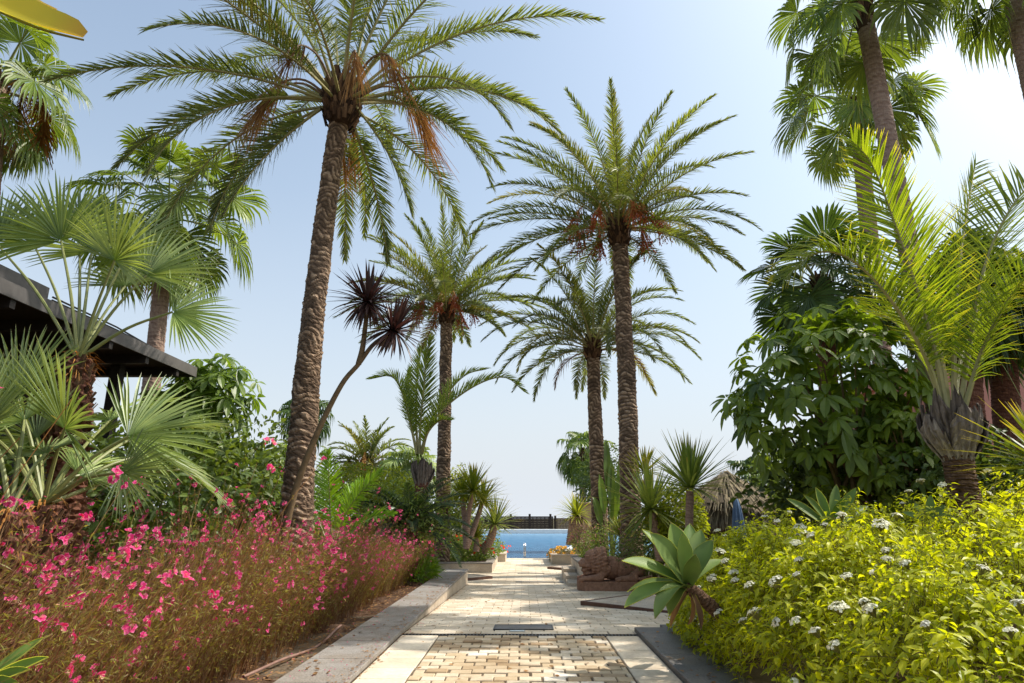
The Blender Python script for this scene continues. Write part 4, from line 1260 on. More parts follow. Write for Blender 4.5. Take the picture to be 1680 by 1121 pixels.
def fan_palm(name, label, base, top, r, nleaf, Rr, pet, seed, mat='wash', e=(82, -62), tmat='trunk_wash', nseg=40, tipd=.55, skirt=0, flower=None, group=None, rings=9, boot=.17, droopp=28, vis=None):
    g = np.random.default_rng(seed)
    base = np.asarray(base, float); top = np.asarray(top, float) - base
    t = thing(name, label, 'palm tree', base, group)
    C = through([np.array([0, 0, -.3]), top * .5 + [0, 0, .0], top], 30)
    ring_trunk(C, r, rings=rings, seed=seed).build('trunk', M[tmat], t)
    o = MB(); zz = np.linspace(-.75, .25, 8)
    tubes(o, np.stack([0 * zz, 0 * zz, zz], 1), np.interp(zz, [-.75, -.3, .05, .25], [r[-1] * 1.02, boot * .95, boot, boot * .5]), 14, .25)
    stubs(o, -.7, .15, r[-1] * .9, boot, 70, .2, .04, .45, seed)
    o.build('leaf_bases', M['boot'], t, loc=top)
    for i in range(nleaf):
        f = (i + .5) / nleaf
        az = i * 137.508 + g.normal(0, 12)
        e0 = e[0] + (e[1] - e[0]) * f + g.normal(0, 6)
        pl = pet * g.uniform(.85, 1.15) * (.7 + .3 * min(1, f * 4))
        Cc, N = arc(pl, e0, droopp * math.cos(R(e0)) + 4, 1.3, 8, x0=boot * .5)
        o = MB()
        tubes(o, Cc, np.linspace(.020, .010, 8), 5, .5, 1)
        T = Cc[-1] - Cc[-2]
        T = norm(T); Nn = N[-1]
        tilt = R(g.uniform(15, 50))
        ax = norm(T * math.cos(tilt) - Nn * math.sin(tilt)); nn = norm(Nn * math.cos(tilt) + T * math.sin(tilt))
        fan_blade(o, Cc[-1], ax, norm(nn + np.array([0, g.normal(0, .25), 0])), Rr * g.uniform(.85, 1.1), nseg, 265, .58, 1.05, tipd * g.uniform(.6, 1.4), .18, tone=g.normal(0, .12))
        fo = o.build('fan_leaf', [M[mat], M['petiole']], t, loc=top + np.array([0, 0, .1 - .3 * f]))
        fo.rotation_euler = (0, 0, R(az))
    for i in range(skirt):
        az = i * 137.5 + g.normal(0, 20)
        Cc, N = arc(pet * .6, -60, 18, 1.0, 6, x0=boot * .8)
        o = MB(); tubes(o, Cc, np.linspace(.015, .008, 6), 5, .5, 1)
        fan_blade(o, Cc[-1], norm(Cc[-1] - Cc[-2]), N[-1], Rr * .8, 26, 150, .5, .8, .3, .1)
        fo = o.build('dry_leaf', [M['dry'], M['rachis_dry']], t, loc=top + np.array([0, 0, -.3])); fo.rotation_euler = (0, 0, R(az))
    if flower:
        for k, az in enumerate(flower):
            o = MB(); n = 160
            h = np.array([1.0, 0, 0])
            Cc = through([0 * h, h * .5 + [0, 0, .1], h * .75 + [0, 0, -.3], h * .8 + [0, 0, -.8]], 14)
            tubes(o, Cc, np.linspace(.02, .01, 14), 5, .5, 1)
            q = Cc[g.integers(5, 14, n)]
            dd = norm(rand_dirs(n, g) * .5 + np.array([.1, 0, -.9])); ln = g.uniform(.25, .6, n)
            tt = np.array([0, .5, 1.]); Q = q[:, None] + dd[:, None] * (ln[:, None] * tt)[..., None]
            ribbons(o, Q, np.broadcast_to(norm(np.cross(dd, [.2, .9, .3]))[:, None], Q.shape), np.full((n, 3), .008))
            fo = o.build('flower_stalk', [M['fibre'], M['rachis_dry']], t, loc=top); fo.rotation_euler = (0, 0, R(az))
    return t

fan_palm('fan_palm', 'tall fan palm with orange dry flower stalks in the top left corner', W(-45, 850, 9.6) * [1, 1, 0], W(-6, 140, 9.6), [.24, .2, .17, .16], 26, .74, 1.0, 7, skirt=3, flower=[-20, -60, 20], tipd=.30)
fan_palm('fan_palm', 'fan palm with slim pale trunk rising behind the dark pavilion roof', W(230, 850, 12.5) * [1, 1, 0], W(278, 352, 12.5), [.19, .17, .16, .15], 32, .92, 1.25, 8, skirt=5, tipd=.26, e=(82, -48))
fan_palm('fan_palm', 'tallest leaning fan palm with reddish trunk crossing the upper right sky', W(1577, 850, 10.5) * [1, 1, 0], W(1412, -4, 10.5), [.21, .185, .165, .155, .15], 26, .82, 1.1, 9, mat='wash', skirt=0, e=(82, -45), tipd=.26)
fan_palm('fan_palm', 'fan palm with straight trunk whose crown shows behind the leaning reddish trunk', W(1470, 850, 17.0) * [1, 1, 0], W(1404, 172, 17.0), [.27, .24, .22, .21], 27, 1.1, 1.55, 10, mat='wash', e=(82, -40), tipd=.22, skirt=0)
fan_palm('fan_palm', 'fan palm with brown trunk cut off by the top right corner', W(1850, 850, 10.0) * [1, 1, 0], W(1650, -55, 10.0), [.23, .18, .155, .15], 18, .75, .95, 11, mat='wash', e=(75, -60), tipd=.5)
fan_palm('fan_palm', 'short shaggy dark fan palm before the pink building, left one of the pair', W(1592, 850, 10.2) * [1, 1, 0], W(1578, 490, 10.2), [.21, .19, .17], 30, .72, .62, 12, mat='wash_dark', e=(85, -28), tmat='trunk_red', tipd=.4, rings=14, boot=.22)
fan_palm('fan_palm', 'short shaggy dark fan palm before the pink building, right one of the pair', W(1646, 850, 10.8) * [1, 1, 0], W(1640, 505, 10.8), [.22, .2, .19], 34, .78, .68, 13, mat='wash_dark', e=(85, -28), tmat='trunk_red', tipd=.4, rings=14, boot=.24)
fan_palm('fan_palm', 'dark stiff leaved fan palm rising above the umbrella tree on the right', W(1362, 850, 12.2) * [1, 1, 0], W(1350, 470, 12.2), [.19, .17, .16], 30, .85, .85, 14, mat='wash_dark', e=(85, -35), tmat='trunk_red', tipd=.12)
fan_palm('fan_palm', 'distant fan palm with thin trunk right of the pool', W(956, 850, 36) * [1, 1, 0], W(956, 742, 36), [.2, .18, .17], 22, 1.0, 1.0, 15, tipd=.5, nseg=22)
fan_palm('fan_palm', 'small distant fan palm half hidden behind the thick ringed trunk', W(502, 850, 30) * [1, 1, 0], W(502, 682, 30), [.2, .18, .17], 20, .85, .75, 16, tipd=.6, nseg=22, mat='wash_dark')
fan_palm('fan_palm', 'distant fan palm crown above the right side of the thatched hut', W(1238, 850, 30) * [1, 1, 0], W(1236, 785, 30), [.2, .18, .17], 20, .9, .8, 17, tipd=.5, nseg=20, mat='wash_dark')
fan_palm('fan_palm', 'pale grey green fan palm in the distance right of the orange fruited palm', W(672, 850, 27) * [1, 1, 0], W(672, 770, 27), [.25, .22, .2], 26, .85, .7, 18, tipd=.4, nseg=22, mat='euro')

# European fan palms, leaf by leaf
def dwarf_fan(label, base, head, hubs, seed, mat='euro', Y=4.6, spr=205):
    g = np.random.default_rng(seed)
    t = thing('dwarf_fan_palm', label, 'palm tree', base)
    base = np.asarray(base, float); h = np.asarray(head, float) - base
    C = through([np.array([0, 0, -.1]), h * .5 + np.array([.02, 0, 0]), h], 20)
    ring_trunk(C, [.13, .14, .13, .10], rings=12, depth=.15, rough=.12, seed=seed).build('trunk', M['trunk_red'], t)
    o = MB()
    stubs(o, -.75, -.1, .14, .10, 110, .12, .024, .5, seed)
    o.build('leaf_bases', M['boot'], t, loc=h)
    o = MB(); n = 150; dd = norm(rand_dirs(n, g) * [1, 1, .7] + [0, 0, .25]); ln = g.uniform(.05, .14, n)
    tt = np.array([0, .5, 1.]); P0 = dd * [.08, .08, 0] + np.stack([0 * ln, 0 * ln, g.uniform(-.22, .06, n)], 1)
    Q = P0[:, None] + dd[:, None] * (ln[:, None] * tt)[..., None]; Q[..., 2] -= .08 * tt ** 2
    ribbons(o, Q, np.broadcast_to(norm(np.cross(dd, [.3, .2, .9]))[:, None], Q.shape), np.broadcast_to(np.array([.006, .005, .001]), (n, 3)))
    o.build('fibre_skirt', M['fibre'], t, loc=h)
    for (px, py, dy, Rr, tilt) in hubs:
        hub = W(px, py, Y + dy) - base
        v = hub - h
        Cc = through([h, h + v * .5 + np.array([0, 0, .06]), hub], 12)
        o = MB()
        tubes(o, Cc, np.linspace(.016, .009, 12), 6, .5, 1)
        ax = norm(Cc[-1] - Cc[-2])
        nh = np.array([0.0, -1.0, .35])
        S = norm(np.cross(ax, nh)); N = np.cross(S, ax)
        q = np.asarray(Matrix.Rotation(R(tilt), 3, Vector(S)))
        fan_blade(o, hub, q @ ax, q @ N, Rr * 1.06, 40, spr, .34, 1.3, .08, .34, pleat=.75, jit=2.0, tone=g.normal(0, .08))
        o.build('fan_leaf', [M[mat], M['petiole']], t)
    return t
b1 = W(120, 850, 5.2) * [1, 1, 0]
dwarf_fan('tall grey green dwarf fan palm spreading its leaves over the pavilion roof', b1, W(128, 590, 5.2),
          [(100, 395, .1, .66, 20), (188, 428, -.25, .62, 10), (240, 452, .1, .66, -15), (-5, 400, .2, .62, 10), (283, 512, .0, .52, -35), (55, 400, .4, .55, 25), (150, 415, .5, .62, 15), (205, 470, .6, .6, 5), (215, 405, .4, .55, 0), (130, 372, .7, .55, 15)], 31, Y=5.2, spr=190)
b2 = W(72, 850, 4.3) * [1, 1, 0]
dwarf_fan('low grey green dwarf fan palm with big leaves standing in the pink flowers', b2, W(70, 830, 4.3),
          [(106, 704, -.2, .64, 15), (210, 716, .1, .60, -18), (28, 655, .2, .62, 12), (-30, 700, .0, .6, 0), (160, 760, .4, .45, -10), (60, 720, .5, .5, 20), (250, 742, .6, .5, -30), (-25, 660, .5, .5, 10), (135, 735, .8, .55, 5), (180, 690, .8, .6, -5), (255, 700, 1.0, .6, -15), (300, 770, .9, .5, -25), (200, 775, -.3, .34, -20), (130, 780, .2, .4, 0)], 32, Y=4.3, spr=175)
b3 = W(18, 850, 3.7) * [1, 1, 0]
dwarf_fan('young dwarf fan palm at the left edge low among the pink flowers', b3, W(16, 842, 3.7), [(-20, 700, .1, .35, 10), (75, 745, .3, .3, 0), (40, 690, .5, .35, 10)], 33, Y=3.7)

# feather palms with explicit fronds
def frond_curve(t, base, P, nh, roll=0.0, nl=60, ll=.5, lw=.013, mat='tri', pet=.22, vee=35, fan=(55, 28), ld=.1, prof=None, rr=(.024, .004), rib='rachis', bare=0.0, vj=8):
    C = through(P, 26) - base
    T = norm(np.gradient(C, axis=0))
    nh = np.asarray(nh, float)
    S = norm(np.cross(T, np.broadcast_to(nh, T.shape))); N = np.cross(S, T)
    if roll:
        c, s = math.cos(R(roll)), math.sin(R(roll))
        N = N * c + S * s
    o = MB()
    feather(o, C, N, nl, ll, lw, pet, vee=vee, vj=vj, fan=fan, ldroop=ld, rr=rr, prof=prof, bare=bare)
    return o.build('frond', [M[mat], M[rib]], t)

def bulb(t, z, r0, hgt, n, seed, flare=1.0):
    """Vase of broad torn leaf bases under a triangle palm crown."""
    g = np.random.default_rng(seed)
    o = MB()
    K, Cn = 12, 15
    for k in range(n):
        a0 = k * 2.39996 + g.normal(0, .15)
        inner = k / n
        half = g.uniform(.45, .70)
        u = np.linspace(-1, 1, Cn)
        jag = 1 - .42 * np.abs(u) ** 2.2 - g.uniform(0, .22, Cn)
        jag[Cn // 2 - 2:Cn // 2 + 3] = np.maximum(jag[Cn // 2 - 2:Cn // 2 + 3], .82)
        hk = hgt * (.62 + .38 * g.random()) * (.8 + .25 * inner)
        s = np.linspace(0, 1, K)[:, None] * jag[None]
        prof = np.interp(s, [0, .15, .35, .6, .8, 1.0], [.86, 1.15, 1.62, 1.98, 2.02, 1.86])
        prof = 1 + (prof - 1) * flare
        rad = r0 * prof * (1.06 - .30 * inner) + .012 * np.abs(u)[None] ** 2 + .006 * g.normal(0, 1, (K, Cn)) + .010 * np.sin(u * 9 + k)[None]
        th = a0 + u[None] * half * np.interp(s, [0, .3, .7, 1], [1.15, 1.0, .85, .65])
        Zq = z - .03 + s * hk + .06 * inner
        P = np.stack([rad * np.cos(th), rad * np.sin(th), Zq], -1)
        idx = np.arange(K * Cn).reshape(K, Cn)
        F = np.stack([idx[:-1, :-1], idx[:-1, 1:], idx[1:, 1:], idx[1:, :-1]], -1).reshape(-1, 4)
        tn = np.clip(.75 - .5 * s + .25 * np.sin(u * 14 + k * 3)[None] + g.normal(0, .1) + .1 * g.normal(0, 1, (K, Cn)), 0, 1)
        o.add(P.reshape(-1, 3), F, tn.ravel())
        Pi = P * [1, 1, 1]; Pi[..., 0] *= .955; Pi[..., 1] *= .955
        o.add(Pi.reshape(-1, 3), F[:, ::-1], (tn * .35).ravel())
    zz = np.linspace(-.1, hgt * .5, 6)
    tubes(o, np.stack([0 * zz, 0 * zz, z + zz], 1), np.linspace(r0 * .92, r0 * .9, 6), 14, .12)
    return o.build('leaf_bases', M['boot_grey'], t)

YT = 6.8
SY = YT / 5.6
bt = W(1588, 850, YT) * [1, 1, 0]
t = thing('triangle_palm', 'yellow green feather palm with bulging grey leaf bases, right above the white flowers', 'palm tree', bt)
zt_ = W(1562, 745, YT)[2]
ring_trunk(through([(0, 0, -.1), (0, 0, zt_ * .5), (0, 0, zt_ + .1)], 20), [.15, .14, .128], rings=22, depth=.10, rough=.05, seed=3).build('trunk', M['boot'], t)
bulb(t, zt_ - .06, .135, .80, 13, 5, 1.1)
def tp(lst): return [W(a, b, YT + c) for a, b, c in lst]
TF = [
    ([(1556, 690, 0), (1530, 560, 0), (1490, 430, -.05), (1455, 330, -.1), (1428, 265, -.15), (1398, 232, -.2)], (-.55, -.75, .35), .56, 74, .10),
    ([(1550, 690, 0), (1520, 590, -.05), (1460, 490, -.15), (1395, 425, -.25), (1340, 415, -.3), (1290, 455, -.4)], (.15, -.35, .95), .50, 74, .25),
    ([(1572, 690, 0), (1592, 560, 0), (1612, 450, .0), (1645, 365, .05), (1690, 305, .1), (1750, 290, .1)], (-.55, -.6, .6), .58, 70, .10),
    ([(1566, 690, .02), (1566, 560, .2), (1575, 430, .45), (1590, 330, .75), (1600, 270, 1.0)], (.2, -.9, .3), .52, 60, .12),
    ([(1560, 690, .05), (1540, 560, .3), (1510, 440, .6), (1470, 360, .9), (1420, 330, 1.2)], (-.5, -.7, .6), .52, 60, .2),
    ([(1576, 690, 0), (1610, 580, -.1), (1650, 500, -.3), (1700, 440, -.5), (1760, 430, -.7)], (-.3, -.45, .85), .50, 60, .2),
    ([(1562, 690, .1), (1580, 580, .6), (1620, 500, 1.1), (1660, 470, 1.6)], (-.3, -.3, .9), .5, 50, .2),
    ([(1553, 690, .08), (1520, 600, .5), (1470, 530, 1.0), (1420, 510, 1.5)], (.3, -.3, .9), .5, 50, .2),
]
for (P, nh, ll, nl, ld) in TF:
    frond_curve(t, bt, tp(P), nh, nl=int(nl * 1.1), ll=ll * 1.28 * SY, lw=.0112, ld=ld * 1.5, pet=.2, vee=38, fan=(62, 34), rr=(.031, .006), vj=4)
# a few hanging threads (reins) of the oldest leaves
o = MB()
for (a, b) in (((1588, 600), (1680, 660)), ((1590, 560), (1612, 500))):
    C = through([W(*a, YT) - bt, W((a[0] + b[0]) / 2, min(a[1], b[1]) - 12, YT) - bt, W(*b, YT - .1) - bt], 16)
    tubes(o, C, .004, 4)
o.build('leaf_rein', M['petiole'], t)

YL = 16.9
bl = W(690, 850, YL) * [1, 1, 0]
t = thing('triangle_palm', 'silvery green feather palm with long arching fronds left of the path', 'palm tree', bl)
zl_ = W(688, 790, YL)[2]
ring_trunk(through([(0, 0, -.1), (0, 0, zl_ * .5), (0, 0, zl_ + .1)], 20), [.19, .18, .17], rings=14, depth=.06, rough=.03, seed=4).build('trunk', M['trunk_red'], t)
bulb(t, zl_ - .1, .17, .95, 11, 6, .7)
def tl(lst): return [W(a, b, YL + c) for a, b, c in lst]
for (P, nh, ll, nl, ld) in [
    ([(688, 745, 0), (690, 690, 0), (695, 640, 0), (699, 590, .0), (707, 555, .0)], (.35, -.9, .1), .48, 60, .05),
    ([(690, 745, 0), (705, 700, -.05), (740, 660, -.1), (790, 628, -.2), (830, 620, -.25), (860, 643, -.3)], (-.3, -.15, .9), .42, 66, .08),
    ([(690, 745, .05), (706, 695, .3), (735, 645, .5), (765, 615, .7), (798, 606, .9)], (-.4, -.3, .9), .42, 56, .1),
    ([(684, 745, 0), (672, 690, .0), (660, 645, .0), (642, 618, .0), (608, 622, .0)], (.4, -.4, .8), .42, 60, .12),
    ([(686, 745, .05), (682, 680, .3), (685, 620, .5), (690, 570, .6)], (-.5, -.8, .1), .46, 50, .05),
    ([(684, 745, .05), (675, 700, .4), (665, 650, .7), (672, 605, .8)], (.5, -.8, .2), .42, 46, .1),
    ([(692, 745, 0), (702, 710, -.4), (722, 690, -.8), (740, 690, -1.1)], (-.3, -.1, .9), .36, 40, .1)]:
    frond_curve(t, bl, tl(P), nh, nl=int(nl * 1.35), ll=ll * 1.38, lw=.015, ld=ld, mat='tri_green', pet=.2, vee=40, fan=(52, 26), rr=(.042, .006))

# bright young feather palm behind the pink flowers
YA = 9.4
ba = W(548, 860, YA) * [1, 1, 0] + [0, 0, .02]
t = thing('young_feather_palm', 'bright green young feather palm just behind the pink flowers', 'palm', ba)
for (P, nh, ll) in [
    ([(545, 900, 0), (542, 840, 0), (540, 790, 0), (538, 742, 0)], (.05, -1, .1), .36),
    ([(550, 900, 0), (565, 850, -.1), (590, 810, -.2), (625, 775, -.3)], (-.3, -.8, .5), .34),
    ([(548, 900, 0), (560, 850, .2), (575, 810, .4), (590, 790, .6)], (-.3, -.8, .5), .34),
    ([(540, 900, 0), (525, 860, .1), (510, 820, .2), (490, 790, .3)], (.3, -.8, .5), .32),
    ([(552, 900, 0), (580, 870, -.2), (610, 850, -.4), (645, 845, -.6)], (-.2, -.5, .85), .30),
    ([(545, 900, .1), (520, 880, .2), (500, 865, .1), (475, 860, 0)], (.2, -.5, .85), .30)]:
    frond_curve(t, ba, [W(a, b, YA + c) for a, b, c in P], nh, nl=46, ll=ll, lw=.012, mat='areca', pet=.22, vee=15, fan=(62, 30), ld=.12, rr=(.014, .003))
# cycad: dark glossy arching rosette
YC = 14.6
bc = W(672, 872, YC)
t = thing('cycad', 'dark glossy cycad arching over the pink flowers left of the path', 'cycad', bc * [1, 1, 0])
g_ = np.random.default_rng(77)
o = MB(); ring_trunk(through([(0, 0, -.1), (0, 0, .3), (0, 0, bc[2])], 10), [.16, .15, .14], rings=20, depth=.2, rough=.08).build('trunk', M['trunk_red'], t)
for i in range(42):
    f = (i + .5) / 42
    C, N = arc(1.55 * g_.uniform(.85, 1.1), 78 - 78 * f + g_.normal(0, 4), 62, 1.2, 14, x0=.05)
    o = MB(); feather(o, C, N, 64, .23, .0085, .12, vee=28, vj=4, fan=(70, 45), ldroop=.05, rr=(.012, .003))
    fo = o.build('frond', [M['cycad'], M['petiole']], t, loc=(0, 0, bc[2])); fo.rotation_euler = (0, 0, i * 2.39996)

# purple cordyline with two heads
YK = 7.4
bk = W(474, 850, YK) * [1, 1, 0]
t = thing('cordyline', 'purple leaved cordyline with two heads on a leaning forked stem', 'cordyline', bk)
k = lambda a, b, c=0: W(a, b, YK + c) - bk
o = MB()
tubes(o, through([k(462, 900), k(484, 806), k(520, 712), (k(560, 632)), k(588, 598), k(612, 566), k(642, 545)], 40), np.linspace(.042, .023, 40), 10, rng.random(1))
tubes(o, through([k(588, 598), k(595, 570), k(600, 530), k(604, 500)], 20), np.linspace(.034, .024, 20), 10, rng.random(1))
o.build('stem', M['twig'], t, smooth=True)
for (a, b, Rr, sd_, ax) in ((604, 496, .50, 3, (0, -.1, 1)), (645, 543, .48, 4, (.35, -.15, 1))):
    o = MB(); rosette(o, k(a, b), 105, Rr * 1.04, .020, el=(86, -62), droop=22, fold=.3, seed=sd_, axis=norm(np.array(ax)))
    o.build('leaf_head', M['cordy'], t)

# yuccas and dragon trees
def yucca(name, label, heads, stems, n=80, L=.7, wd=.02, el=(88, -22), droop=22, mat='yucca', seed=1, cat='yucca', tone=0, r=(.09, .06)):
    """heads: (px,py,Y,scale); stems: list of pixel polylines with depth."""
    b0 = W(*stems[0][0])
    base = np.array([b0[0], b0[1], 0.0])
    t = thing(name, label, cat, base)
    for s in stems:
        C = through([W(*q) - base for q in s], 20)
        ring_trunk(C, [r[0], (r[0] + r[1]) / 2, r[1]], rings=16, depth=.07, rough=.03, n=14).build('stem', M['trunk_wash'], t)
    for i, (px, py, Y, sc) in enumerate(heads):
        o = MB()
        rosette(o, W(px, py, Y) - base, n, L * sc, wd, el, droop, 1.5, .3, 0, seed + i * 7, tone)
        o.build('leaf_head', M[mat], t)
    return t
yucca('yucca', 'upright yucca with round dark green head on a thin stem before the thatched hut', [(1132, 800, 12.5, 1.0)], [[(1130, 905, 12.5), (1131, 850, 12.5), (1132, 806, 12.5)]], n=110, L=1.12, wd=.025, el=(89, -18), droop=14, seed=5, r=(.075, .068))
yucca('yucca', 'leaning yucca with spiky yellow tipped leaves left of the upright one', [(1068, 836, 14.2, 1.0), (1085, 885, 14.6, .75)], [[(1082, 920, 14.2), (1077, 880, 14.2), (1070, 842, 14.2)]], n=100, L=1.25, wd=.029, el=(86, -38), droop=16, seed=9, mat='yucca', tone=.15, r=(.085, .08))
yucca('yucca', 'pale yucca with thick trunk before the tan pillar right of the pool', [(946, 846, 24.5, 1.0)], [[(944, 895, 24.5), (945, 868, 24.5), (946, 848, 24.5)]], n=90, L=.95, wd=.03, el=(88, -30), droop=35, seed=13, mat='yucca_bright', r=(.34, .24))
yucca('yucca', 'yucca with curved sunlit trunk beside the red flower planter', [(812, 860, 22.5, 1.0)], [[(790, 905, 22.5), (800, 893, 22.5), (807, 878, 22.5), (811, 862, 22.5)]], n=90, L=1.05, wd=.028, el=(88, -20), droop=16, seed=17, mat='yucca', tone=.2, r=(.15, .12))
yucca('dragon_tree', 'cluster of green spiky headed trees behind the cycad', [(776, 805, 20.5, 1.0), (792, 822, 21.5, .9), (758, 812, 21.0, .8)], [[(765, 900, 20.8), (768, 850, 20.8), (775, 808, 20.5)], [(765, 900, 20.9), (780, 860, 21.2), (791, 824, 21.5)], [(765, 900, 20.8), (762, 850, 21), (758, 814, 21.0)]], n=110, L=1.0, wd=.030, el=(88, -35), droop=22, seed=23, mat='yucca_bright', cat='tree', tone=-.15, r=(.09, .07))
yucca('yucca', 'small yucca low between the red flowers and the curved trunk', [(782, 880, 21.5, .7)], [[(781, 905, 21.5), (782, 895, 21.5), (782, 882, 21.5)]], n=60, L=.75, wd=.026, seed=29, mat='yucca_bright', r=(.1, .08))
yucca('yucca', 'low yellow green yucca tuft behind the stone lion', [(1020, 880, 17.6, .9)], [[(1020, 905, 17.6), (1020, 895, 17.6), (1020, 882, 17.6)]], n=70, L=.62, wd=.02, el=(89, 5), droop=18, seed=31, mat='yucca_bright', tone=.2, r=(.08, .07))
yucca('yucca', 'coarse yellow green yucca at the right edge above the white flowers', [(1735, 770, 5.4, 1.0)], [[(1740, 930, 5.4), (1738, 850, 5.4), (1735, 775, 5.4)]], n=90, L=.72, wd=.02, el=(88, -30), droop=14, seed=37, mat='yucca_bright', tone=-.1, r=(.1, .09))
yucca('yucca', 'small yucca peeping over the leaning yucca by the tall palm', [(1058, 775, 16.5, .8)], [[(1062, 870, 16.5), (1060, 820, 16.5), (1058, 780, 16.5)]], n=70, L=.9, wd=.026, el=(89, -10), droop=14, seed=41, mat='yucca_bright', r=(.05, .04))

# ================================================================== AGAVES
def agave_leaf(t, base, c, tip, wd, bulge, mat='agave', K=14, sag=.0, faceup=None, cup=.35):
    c = np.asarray(c); tip = np.asarray(tip)
    v = tip - c; L = np.linalg.norm(v)
    nh = np.array([0, 0, 1.0]) if faceup is None else np.asarray(faceup, float)
    S0 = norm(np.cross(v, nh)); N0 = np.cross(S0, norm(v))
    m = c + v * .5 + N0 * bulge * L
    C = bez([c, m, tip], K)
    T = norm(np.gradient(C, axis=0)); S = norm(np.cross(T, N0)); U = np.cross(S, T)
    s = np.linspace(0, 1, K)
    prof = np.interp(s, [0, .1, .3, .5, .68, .83, .93, 1], [.55, .58, .78, .98, 1.0, .72, .36, .02])
    o = MB()
    w_ = wd * prof
    # five points across for a softly channelled, slightly thick blade
    cols = []
    for a in (-1, -.55, 0, .55, 1):
        wob = .05 * np.sin(s * 9 + a * 3 + tip[0] * 7)
        cols.append(C + S * (w_ * a)[:, None] + U * (cup * w_ * (abs(a) ** 2 + wob * abs(a)))[:, None])
    P = np.stack(cols, 1)
    idx = np.arange(K * 5).reshape(K, 5)
    F = np.stack([idx[:-1, :-1], idx[:-1, 1:], idx[1:, 1:], idx[1:, :-1]], -1).reshape(-1, 4)
    ti = rng.uniform(.25, .8)
    tt = np.clip(ti + .18 * np.abs(np.array([-1, -.55, 0, .55, 1]))[None] - .1 + 0 * s[:, None], 0, 1)
    o.add(P.reshape(-1, 3), F, tt.ravel(), np.repeat(s, 5))
    th = .012 * (1 - s ** 3) + .001
    Pb = P - U[:, None] * (th[:, None] * np.array([.15, .8, 1.3, .8, .15])[None])[..., None]
    o.add(Pb.reshape(-1, 3), F[:, ::-1], np.clip(tt - .1, 0, 1).ravel(), np.repeat(s, 5))
    for col, sg in ((0, 1), (4, -1)):
        e = P[:, col]
        ribbons(o, e[None], U[None], np.full((1, K), .0035), None, 0, np.array([.5]), 1)
    return o.build('leaf', [M[mat], M['agave_edge']], t, smooth=True)

YG = 6.3
bg_ = W(1196, 1030, YG + .1) * [1, 1, 0]
t = thing('agave', 'large grey green spineless agave with broad leaves leaning over the path', 'agave', bg_)
G = lambda a, b, c=0.0: W(a, b, YG + c) - bg_
o = ring_trunk(through([G(1232, 1062, .15), G(1200, 1032, .1), G(1172, 1000, .05), G(1140, 972, 0), G(1124, 960, 0)], 30), [.058, .058, .056, .052], rings=26, depth=.16, rough=.05, n=18)
o.build('stem', M['boot'], t)
cc = G(1128, 962, 0)
GS = .93
for (a, b, dy, wd, bu, fu) in [
    (1012, 917, -.10, .085, .10, (.1, -.45, .9)),   # left upper
    (1016, 1000, -.30, .082, .16, (.0, -.25, .95)),  # left lower, broad
    (1022, 972, .15, .07, .18, (0, -.2, 1)),
    (1062, 868, -.12, .09, .06, (.5, -.8, .3)),
    (1048, 862, .25, .075, .10, (.5, -.6, .6)),
    (1099, 850, .05, .088, .03, (.3, -1, .1)),
    (1132, 852, .35, .075, .04, (.1, -1, .1)),
    (1152, 862, .25, .07, .03, (-.3, -1, .1)),
    (1172, 880, .10, .07, .05, (-.6, -.8, .3)),
    (1190, 915, .25, .065, .10, (-.5, -.5, .7)),
    (1070, 1020, -.42, .06, .34, (.1, -.1, 1)),
    (1096, 1012, -.15, .055, .30, (.1, -.1, 1)),
    (1142, 905, -.35, .06, .05, (-.1, -1, .3)),
    (1118, 870, -.1, .06, .02, (.1, -1, .0)),
    (1160, 940, .5, .07, .15, (-.3, .2, 1)),
    (1090, 930, .6, .07, .15, (.3, .2, 1))]:
    agave_leaf(t, bg_, cc, cc + (G(a, b, dy) - cc) * GS, wd * 1.22, bu, faceup=fu)

for (a, b, dy) in ((1100, 1030, -.1), (1150, 1034, -.15), (1128, 1026, .1)):
    fo = agave_leaf(t, bg_, cc + np.array([.02, 0, -.03]), G(a, b, dy), .028, .22, mat='dry', faceup=(.1, -.3, .9), cup=.9)

def small_agave(label, px, py, Y, tips, mat='bush_lime', wd=.05):
    c = W(px, py, Y); base = c * [1, 1, 0]
    t = thing('agave', label, 'agave', base)
    for (a, b, d) in tips:
        agave_leaf(t, base, c - base, W(a, b, Y + d) - base, wd, .08, mat, faceup=(.0, -.8, .6))
    o = ring_trunk(through([(0, 0, -.05), (0, 0, (c - base)[2] * .5), c - base], 8), [.05, .05, .045], rings=20, depth=.1, n=12)
    o.build('stem', M['trunk_wash'], t)
small_agave('bright green agave tips showing above the middle of the white flowered shrub', 1362, 868, 7.6, [(1290, 818, .1), (1338, 800, 0), (1372, 795, .1), (1405, 800, -.1), (1385, 815, -.3), (1318, 812, -.2), (1425, 830, .2)], 'agave', .055)
small_agave('lone bright agave rosette close below the bulging feather palm', 1522, 860, 6.6, [(1526, 812, 0), (1500, 825, .1), (1550, 828, -.1), (1480, 840, .2), (1565, 845, .2)], 'agave', .04)
small_agave('pale green strap leaved agave in the lower left corner', -45, 1135, 2.6, [(72, 1046, .1), (80, 1078, -.1), (50, 1098, -.2), (-20, 1030, .1), (-100, 1040, 0), (30, 1120, -.3)], 'agave', .022)
small_agave('pale blue green agave behind the large agave at its right', 1190, 925, 8.6, [(1140, 898, .1), (1168, 878, .1), (1200, 872, 0), (1228, 886, .1), (1248, 905, .2), (1132, 920, 0)], 'agave', .055)

